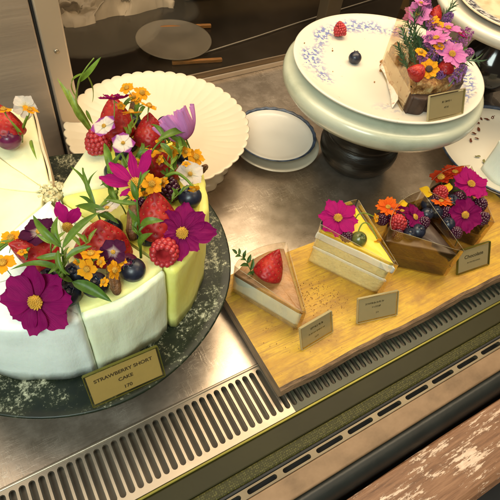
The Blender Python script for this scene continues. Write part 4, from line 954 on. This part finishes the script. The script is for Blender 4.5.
marigold((378, 241), 5, Z2 + .004, 'tiny gold blossom hanging on a curved stalk beside the grape', (.3, -.7, .5), FG, 'gold', 5, stem=0)
sprig('green_stalk', 'thin green stalk bending up over the yellow glazed slice', [(352, 228, Z2 + .002), (357, 216, Z2 + .016), (364, 213, Z2 + .018), (375, 217, Z2 + .015)], [], 'leaf_light', .0008, FG, 'stalk')
sprig('green_stalk', 'curved green stalk hanging down past the grape', [(356, 238, Z2 + .004), (362, 224, Z2 + .014), (370, 225, Z2 + .014), (377, 239, Z2 + .006)], [], 'leaf_light', .0009, FG, 'stalk')
fl = dict(n=14, w=.26, notch=.05, cup=.1)
flower('zinnia', (388, 207), 12, Z3 + .014, 'bright orange blossom on the chocolate slice with the raspberry', (-.1, .6, .8), 0, 'orange', 14, FG, w=.26, cup=.12)
fruit('raspberry', RB, (398, 222), 9, Z3 + .010, 'bright raspberry on the chocolate slice in front of the purple cosmos', 'raspberry', FG, (-.3, .3, 1))
flower('cosmos', (415, 217), 15, Z3 + .012, 'purple cosmos lying on its side on the raspberry chocolate slice', (.5, .3, .7), .4, 'deep_magenta', 7, CS, w=.36, cup=.1)
flower('cosmos', (402, 211), 11, Z3 + .012, 'folded dark magenta cosmos behind the raspberry on the chocolate slice', (0, .8, .5), .1, 'deep_magenta', 6, CS, w=.4, cup=.3)
fruit('blueberry', BL, (418, 231), 7.5, Z3 + .005, 'blueberry at the tip side of the raspberry chocolate slice', 'blueberry', FG, (.2, .5, 1))
fruit('blueberry', BL, (410, 234), 6.5, Z3 + .004, 'blueberry in front of the purple lying cosmos', 'blueberry', FG, (-.2, .5, 1))
fruit('raspberry', BB, (382, 218), 7, Z3 + .004, 'dark berry under the bright orange blossom', 'blackberry', FG, (-.3, .3, 1))
def single_petal(px, rpx, z, fc, roll, label):
    p = un(px[0], px[1], z); o = thing('yellow_petal', label, 'petal', p, 'loose yellow petals', face(*fc), roll, rpx * mpp(p)); put('petal', petal_mesh('yellow', .42, .05, .1, 2), o, (-.5, 0, 0)); return o
single_petal((403, 203), 9, Z3 + .016, (0, .3, 1), .4, 'loose yellow petal beside the bright orange blossom')
single_petal((426, 191), 14, Z4 + .018, (.2, .3, 1), -.5, 'large loose yellow petal at the far corner of the last chocolate slice')
single_petal((447, 188), 11, Z4 + .020, (0, .2, 1), 1.6, 'narrow yellow petal standing behind the small red raspberry')
fruit('raspberry', RB, (441, 192), 7.5, Z4 + .016, 'small red raspberry above the orange blossom on the last slice', 'raspberry', FG, (-.1, .5, 1))
flower('zinnia', (441, 201), 12, Z4 + .013, 'flat orange blossom under the small red raspberry', (0, .8, .55), 0, 'orange', 14, FG, w=.26, cup=.1)
flower('zinnia', (455, 172), 14, Z4 + .018, 'red orange blossom behind the upper magenta cosmos', (0, .8, .6), 0, 'red_orange', 14, FG, w=.28, cup=.12)
flower('zinnia', (441, 178), 12, Z4 + .016, 'deep red blossom next to the large loose yellow petal', (-.2, .8, .6), 0, 'red_orange', 12, FG, w=.3, cup=.2, centre=CENS)
flower('cosmos', (471, 184), 19, Z4 + .022, 'upper magenta cosmos with orange middle on the last chocolate slice', (.15, .5, 1), .2, 'magenta', 8, CS, w=.38, cup=.08)
flower('cosmos', (465, 215), 18, Z4 + .014, 'lower magenta cosmos facing the last price card', (.05, .0, 1), .5, 'deep_magenta', 7, CS, w=.40, cup=.08)
for i, (px, r, lab) in enumerate([((428, 204), 7, 'blueberry below the large loose yellow petal'), ((436, 212), 7, 'blueberry below the flat orange blossom'), ((448, 224), 7, 'blueberry before the lower magenta cosmos'), ((427, 214), 6.5, 'blueberry at the outer cut side of the last slice'), ((452, 202), 8, 'blueberry between the two magenta cosmos on the last slice')]):
    fruit('blueberry', BL, px, r, Z4 + .007, lab, 'blueberry', FG, (R.uniform(-.5, .5), .5, 1))
for px, r, z, lab in [((392, 213), 6.5, Z3 + .008, 'dark berry between the orange blossom and the red raspberry'), ((407, 224), 7, Z3 + .006, 'dark berry close beside the red raspberry'), ((424, 222), 6.5, Z3 + .006, 'dark berry behind the purple lying cosmos'), ((398, 234), 6, Z3 + .004, 'dark berry below the red raspberry'), ((434, 200), 6.5, Z4 + .008, 'dark berry behind the flat orange blossom'), ((446, 212), 7, Z4 + .008, 'dark berry left of the lower magenta cosmos'), ((459, 198), 7.5, Z4 + .010, 'dark berry right between the two magenta cosmos'), ((480, 204), 7.5, Z4 + .008, 'dark berry right under the upper magenta cosmos'), ((483, 218), 7, Z4 + .005, 'dark berry beside the lower magenta cosmos at the outer end'), ((456, 232), 6.5, Z4 + .005, 'dark berry nearest the last price card')]:
    fruit('raspberry', BB, px, r, z, lab, 'blackberry', FG, (R.uniform(-.5, .5), .5, 1), R.uniform(0, 6))
sprig('green_stalk', 'pale green stalk inside the film of the last chocolate slice', [(466, 222, Z4 + .004), (461, 232, Z4 + .0), (455, 246, ZB + .016)], [], 'leaf', .0008, FG, 'stalk')
# cocoa crumbs on the board
parts = []
for i in range(420):
    if i < 200: u, v = R.gauss(318, 17), R.gauss(296, 9)
    else: u, v = R.gauss(300, 30), R.gauss(310, 25)
    p = un(u, v, ZB)
    if not (.156 < p.x < .54 and .116 < p.y < .246): continue
    s = R.uniform(.0001, .0004); vv, ff = box(-s, s, -s, s, -s, s); e = Euler((R.random() * 3, R.random() * 3, R.random() * 3)).to_matrix()
    parts.append(([e @ V(q) + V((p.x, p.y, ZB + s * .8)) for q in vv], ff))
o = put('crumbs', meshd('crumbs', *join(parts)[:2], M['browned'], False)); tag(o, 'fine brown cake crumbs scattered on the yellow wooden board', 'crumbs', None, 'stuff')

# ------------------------------------------------------------------ slice on the marble stand
tip = V((.4195, .362, 0)); A0, A1, RR = math.radians(-112), math.radians(-14), .083
ms = thing('meringue_slice', 'broad tart slice with torched meringue and dark crust heaped with pink flowers', 'cake slice', (tip.x, tip.y, ZF + .0004))
def fl_(a, r): return r
vs, fs = wedge(A0, A1, RR + .003, 0, .021, r0=.001, bev=.002, seg=60, wob=.001, seed=3)
vs = [(x * (1 + .045 * abs(math.sin(13 * math.atan2(y, x))) * (1 if math.hypot(x, y) > RR * .9 else 0)), y * (1 + .045 * abs(math.sin(13 * math.atan2(y, x))) * (1 if math.hypot(x, y) > RR * .9 else 0)), z) for x, y, z in vs]
put('crust', fixn(meshd('crust', vs, fs, M['crust'])), ms)
put('filling', wedge_m('filling', M['smear'], A0 - .004, A1 + .004, RR * .94, .0016, .022, r0=.0, bev=.002, wob=.001, seed=5), ms)
put('meringue', wedge_m('meringue', M['meringue'], A0 + .01, A1 - .01, RR * 1.0, .0185, .033, r0=.004, bev=.005, wob=.004, seed=9, seg=30), ms)
ZM = ZF + .033
a = A0; e = V((math.cos(a), math.sin(a), 0)); nrm = V((math.sin(a), -math.cos(a), 0)); vs, fs = [], []
for i in range(9):
    t = i / 8; hh = .072 * (1 - t) ** 1.1 + .026
    for j in range(5): q = j / 4; c = e * (RR * 1.0 * t) + nrm * (.002 + .0015 * math.sin(3 * t)); vs.append((c.x, c.y, hh * q))
for i in range(8):
    for j in range(4): k = i * 5 + j; fs.append((k, k + 5, k + 6, k + 1))
put('film_sheet', meshd('film_sheet', vs, fs, M['amber_film']), ms)
# strip of cream paper lying against the slice
P4 = [un(384, 66, ZF + .003), un(393, 76, ZF + .003), un(396, 92, ZF + .002), un(397, 106, ZF + .001)]
vs, fs = [], []
for i in range(13):
    t = i / 12 * 3; k = min(2, int(t)); c = P4[k].lerp(P4[k + 1], t - k); w = .007 * (.5 + .9 * math.sin(PI * (.12 + .8 * i / 12)))
    for j in range(5): s = j / 2 - 1; vs.append((c.x + w * s * .9 - .004, c.y + w * s * .4, c.z + .0012 + .0035 * (1 + s) * .8 + .001 * math.sin(i)))
for i in range(12):
    for j in range(4): k = i * 5 + j; fs.append((k, k + 1, k + 6, k + 5))
o = put('cream_strip', meshd('cream_strip', vs, fs, M['smear'])); sd = o.modifiers.new('thick', 'SOLIDIFY'); sd.thickness = .0008
tag(o, 'pale strip with reddish flecks leaning against the meringue slice', 'strip')
parts = []
for i in range(40):
    p = un(R.gauss(383, 1.8), R.gauss(66, 3), ZF + .001); s = R.uniform(.0005, .0013); vv, ff = box(-s, s, -s, s, -s, s); ee = Euler((R.random() * 3, R.random() * 3, 1)).to_matrix(); parts.append(([ee @ V(q) + p for q in vv], ff))
for i in range(24):
    a = R.uniform(0, 6.28); r_ = R.uniform(.02, .1); p = V((tc_.x + r_ * math.cos(a), tc_.y + r_ * math.sin(a), ZF + .0012 + max(0, r_ - .078) * .16)); s = R.uniform(.0003, .0007); vv, ff = box(-s, s, -s, s, -s, s); parts.append(([V(q) + p for q in vv], ff))
tag(put('crumbs', meshd('crumbs', *join(parts)[:2], M['browned'], False)), 'brown crumbs on the flowered plate at the tip of the meringue slice', 'crumbs', None, 'stuff')
fruit('raspberry', RB, (340, 29), 6.5, ZF + .010, 'lone raspberry near the far rim of the flowered plate', 'raspberry', None, (-.1, .7, .4))
fruit('blueberry', BL, (355, 58), 6.5, ZF + .006, 'lone blueberry in the open middle of the flowered plate', 'blueberry', None, (.1, .8, .5))
PG = 'flowers heaped on the meringue slice'
for px, r, z, fc, lab in [((448, 28), 15, .030, (.1, .7, .7), 'pink cosmos highest on the far side of the meringue slice'), ((436, 38), 15, .028, (-.2, .7, .7), 'pink cosmos in the middle of the heap on the meringue slice'),
                          ((452, 54), 17, .022, (.15, .25, 1), 'largest pink cosmos facing out above the meringue crust'), ((417, 14), 14, .036, (-.2, .2, .9), 'pale pink cosmos with narrow petals beside the rosemary top'),
                          ((421, 3), 9, .044, (.1, .6, .6), 'small pink cosmos topmost on the meringue slice'), ((460, 33), 9, .024, (.3, .5, .6), 'crimson pink cosmos tucked behind the largest pink one')]:
    flower('cosmos', px, r, ZM + z, lab, fc, R.uniform(0, 1), 'pink' if 'crimson' not in lab else 'magenta', 8, PG, w=.30, cup=.1, notch=.08)
flower('pansy', (429, 69), 10.5, ZM + .014, 'yellow blossom with a dark brown eye at the meringue front', (-.1, .1, 1), .3, 'gold_brown', 8, PG, w=.36, cup=.05, centre=DARK, stem=.6)
for px, r, z, lab in [((434, 20), 7, .034, 'orange blossom near the top of the meringue slice'), ((438, 25), 7, .03, 'yellow orange blossom under the small round berry'), ((421, 52), 7.5, .024, 'orange blossom beside the rosemary above the berry'), ((439, 46), 7, .026, 'yellow orange blossom between two pink cosmos')]:
    marigold(px, r, ZM + z, lab, (R.uniform(-.3, .3), .4, .8), PG, 'gold', 6, stem=.8)
straw((415, 72), 8.2, ZM + .010, 'small smooth strawberry at the front corner of the meringue slice', (-.9, .1, .4), 1, grp=PG)
straw((446, 66), 8.5, ZM + .010, 'small upright strawberry under the largest pink cosmos', (.1, .8, .5), 2, grp=PG)
straw((436, 13), 6.5, ZM + .034, 'tiny orange red strawberry near the top of the heap', (.1, .6, .6), 0, grp=PG)
fruit('blueberry', BL, (423, 42), 6, ZM + .018, 'blueberry behind the rosemary on the meringue slice', 'blueberry', PG, (0, .5, 1))
fruit('blueberry', BL, (441, 60), 6, ZM + .012, 'blueberry between the small strawberries on the meringue slice', 'blueberry', PG, (0, .5, 1))
def lavender(px0, px1, z0, z1, wpx, label, col='lavender'):
    A, B = un(*px0, z0), un(*px1, z1); L = (B - A).length; o = thing('lavender_sprig', label, 'flower', A, PG, (B - A).normalized())
    put('stem', meshd('stem', *tube([(0, 0, -.006), (0, 0, L * .5), (0, 0, L * .95)], .0007, .0004, 6), M['rosemary']), o)
    w = wpx * mpp(A) / 2; parts = []
    for k in range(110):
        t = R.random(); a = R.uniform(0, 6.28); rad = w * (.35 + .65 * math.sin(PI * (.15 + .8 * t))) * R.uniform(.4, 1)
        c = V((rad * math.cos(a), rad * math.sin(a), L * t)); n_ = V((math.cos(a), math.sin(a), .6)).normalized(); s = R.uniform(.0010, .0019)
        tx = n_.orthogonal().normalized(); ty = n_.cross(tx)
        vv = [c]; m_ = 5
        for q in range(m_ * 2): tt = PI * q / m_; vv.append(c + (tx * math.cos(tt) + ty * math.sin(tt)) * s * (1.15 if q % 2 else .5) + n_ * s * .7)
        parts.append((vv, [(0, 1 + q, 1 + (q + 1) % (2 * m_)) for q in range(2 * m_)]))
    v, f, _ = join(parts); put('blossoms', meshd('blossoms', v, f, M[col + '_b'], False), o); return o
M['lavender_b'] = mat('lavender_blossom', (.32, .13, .36), .6, var=.5, vscale=160, col2=(.17, .07, .22)); M['rose_b'] = mat('rose_lilac_blossom', (.48, .16, .36), .6, var=.5, vscale=160, col2=(.28, .08, .24))
lavender((434, 36), (428, 18), ZM + .018, ZM + .036, 11, 'lavender head behind the middle pink cosmos', 'rose'); lavender((430, 58), (444, 44), ZM + .014, ZM + .026, 14, 'fuzzy lavender head in the middle of the heap')
lavender((458, 44), (470, 30), ZM + .014, ZM + .026, 15, 'lilac pink lavender head at the far right of the heap', 'rose'); lavender((452, 82), (465, 66), ZM + .004, ZM + .014, 11, 'violet lavender head hanging over the crust')
lavender((424, 63), (420, 50), ZM + .012, ZM + .022, 9, 'small lavender head beside the rosemary sprigs', 'rose'); lavender((424, 12), (428, 0), ZM + .034, ZM + .046, 11, 'lavender head at the very top of the heap', 'rose')
for a_, b_, z0_, z1_, w_, c_, lab in [((442, 52), (452, 42), .014, .022, 10, 'lavender', 'lavender tuft between the largest pink cosmos and the middle one'), ((426, 48), (430, 36), .018, .028, 9, 'rose', 'lilac tuft just behind the blueberry of the heap'), ((463, 60), (472, 50), .008, .016, 10, 'rose', 'lilac tuft behind the violet head over the crust'), ((444, 22), (452, 14), .026, .034, 9, 'lavender', 'lavender tuft behind the highest pink cosmos'), ((436, 76), (446, 72), .003, .007, 8, 'lavender', 'low lavender tuft just above the crust edge')]:
    lavender(a_, b_, ZM + z0_, ZM + z1_, w_, lab, c_)
def rosemary(px0, px1, z0, z1, label, n=46, l=.011):
    A, B = un(*px0, z0), un(*px1, z1); L = (B - A).length; o = thing('rosemary_sprig', label, 'sprig', A, 'rosemary sprigs on the meringue slice', (B - A).normalized())
    put('stem', meshd('stem', *tube([(0, 0, 0), (.0004, 0, L * .5), (0, 0, L)], .0008, .0005, 6), M['rosemary']), o); parts = []
    for k in range(n):
        t = .08 + .92 * k / n; a = k * 2.4; c = V((0, 0, L * t)); d = V((math.cos(a), math.sin(a), .9)).normalized(); parts.append(leaf_geo(c, c + d * l * R.uniform(.7, 1.1), .0017, V((0, 0, 1)).cross(d).cross(d) * -1, .06, 4, .1))
    v, f, _ = join(parts); put('needles', meshd('needles', v, f, M['rosemary']), o)
rosemary((412, 62), (402, 28), ZM + .006, ZM + .034, 'long rosemary sprig along the film side of the meringue slice')
rosemary((416, 66), (410, 40), ZM + .008, ZM + .026, 'rosemary sprig just above the small corner strawberry'); rosemary((416, 45), (414, 14), ZM + .014, ZM + .042, 'rosemary sprig reaching to the topmost flowers')
for a_, b_, z0_, z1_, lab in [((408, 70), (398, 46), .004, .022, 'short rosemary sprig lowest at the film side of the meringue slice'), ((420, 56), (408, 22), .010, .036, 'rosemary sprig leaning back between the two longer ones'), ((424, 60), (418, 38), .010, .024, 'rosemary sprig standing behind the yellow dark eyed blossom'), ((428, 32), (418, 10), .022, .040, 'thin rosemary sprig behind the pale pink cosmos')]:
    rosemary(a_, b_, ZM + z0_, ZM + z1_, lab, 54, .010)
rosemary((440, 20), (453, 6), ZM + .026, ZM + .038, 'rosemary sprig pointing out at the far side of the heap', 30); rosemary((455, 62), (478, 60), ZM + .010, ZM + .010, 'rosemary sprig sticking out past the plate rim', 24)
sprig('leafy_sprig', 'dark leaves inside the flower heap of the meringue slice', [(430, 60, ZM), (435, 40, ZM + .014)], [((430, 55, ZM + .006), (415, 50, ZM + .018), 8), ((432, 50, ZM + .008), (445, 40, ZM + .02), 8), ((436, 45, ZM + .01), (430, 25, ZM + .028), 8), ((440, 62, ZM + .004), (462, 68, ZM + .01), 8), ((436, 66, ZM + .003), (440, 76, ZM + .004), 6), ((455, 60, ZM + .004), (468, 48, ZM + .014), 7)], 'leaf_dark', .0008, PG)
# pale cake left on the rimmed plate
o = thing('frosted_cake', 'pale frosted cake cut off by the photo edge on the cream plate', 'cake', (.60, .236, .0236))
put('frosting', wedge_m('frosting', M['white_frosting'], math.radians(150), math.radians(300), .045, 0, .05, r0=.002, bev=.004, wob=.001, seed=4), o)

# ------------------------------------------------------------------ camera, light, world
cam = bpy.data.cameras.new('camera'); co = bpy.data.objects.new('camera', cam); link(co)
cam.sensor_width = 36; cam.sensor_fit = 'HORIZONTAL'; cam.lens = 36 * F / 500; cam.clip_start = .01; cam.clip_end = 50
co.matrix_world = Matrix.Translation((0, 0, H)) @ MX.to_4x4()
S.camera = co
def area(name, loc, aim, size, size_y, power, col):
    l = bpy.data.lights.new(name, 'AREA'); l.shape = 'RECTANGLE'; l.size = size; l.size_y = size_y; l.energy = power; l.color = col
    o = bpy.data.objects.new(name, l); o.location = loc; o.rotation_mode = 'QUATERNION'; o.rotation_quaternion = (V(aim) - V(loc)).to_track_quat('-Z', 'Y'); link(o); return o
area('case_strip_lamp', (.42, .47, .78), (.36, .28, 0), 1.2, .34, 9.2, (1, .77, .47))
area('shop_lamp', (-.42, -.22, .80), (.0, .2, .1), 0.5, .4, 9.5, (.86, 1.0, .93))  # area light for the cool daylight from front left
area('front_lamp', (.7, -.5, 1.2), (.35, .1, 0), 0.5, .5, 3.0, (1, .78, .52))
area('ceiling_panel', (.7, 1.2, 2.2), (.7, 1.2, 0), 3.0, 2.4, 34, (1, .86, .70))  # unseen overhead light, added to brighten the deck's reflections
w = bpy.data.worlds.new('World'); S.world = w; w.use_nodes = True
b = w.node_tree.nodes['Background']; b.inputs[0].default_value = (.9, .75, .55, 1); b.inputs[1].default_value = .13
S.view_settings.view_transform = 'Standard'; S.view_settings.look = 'None'; S.view_settings.gamma = 1; S.view_settings.exposure = .02
S.cycles.use_denoising = True
S.cycles.transparent_max_bounces = 16; S.cycles.max_bounces = 8
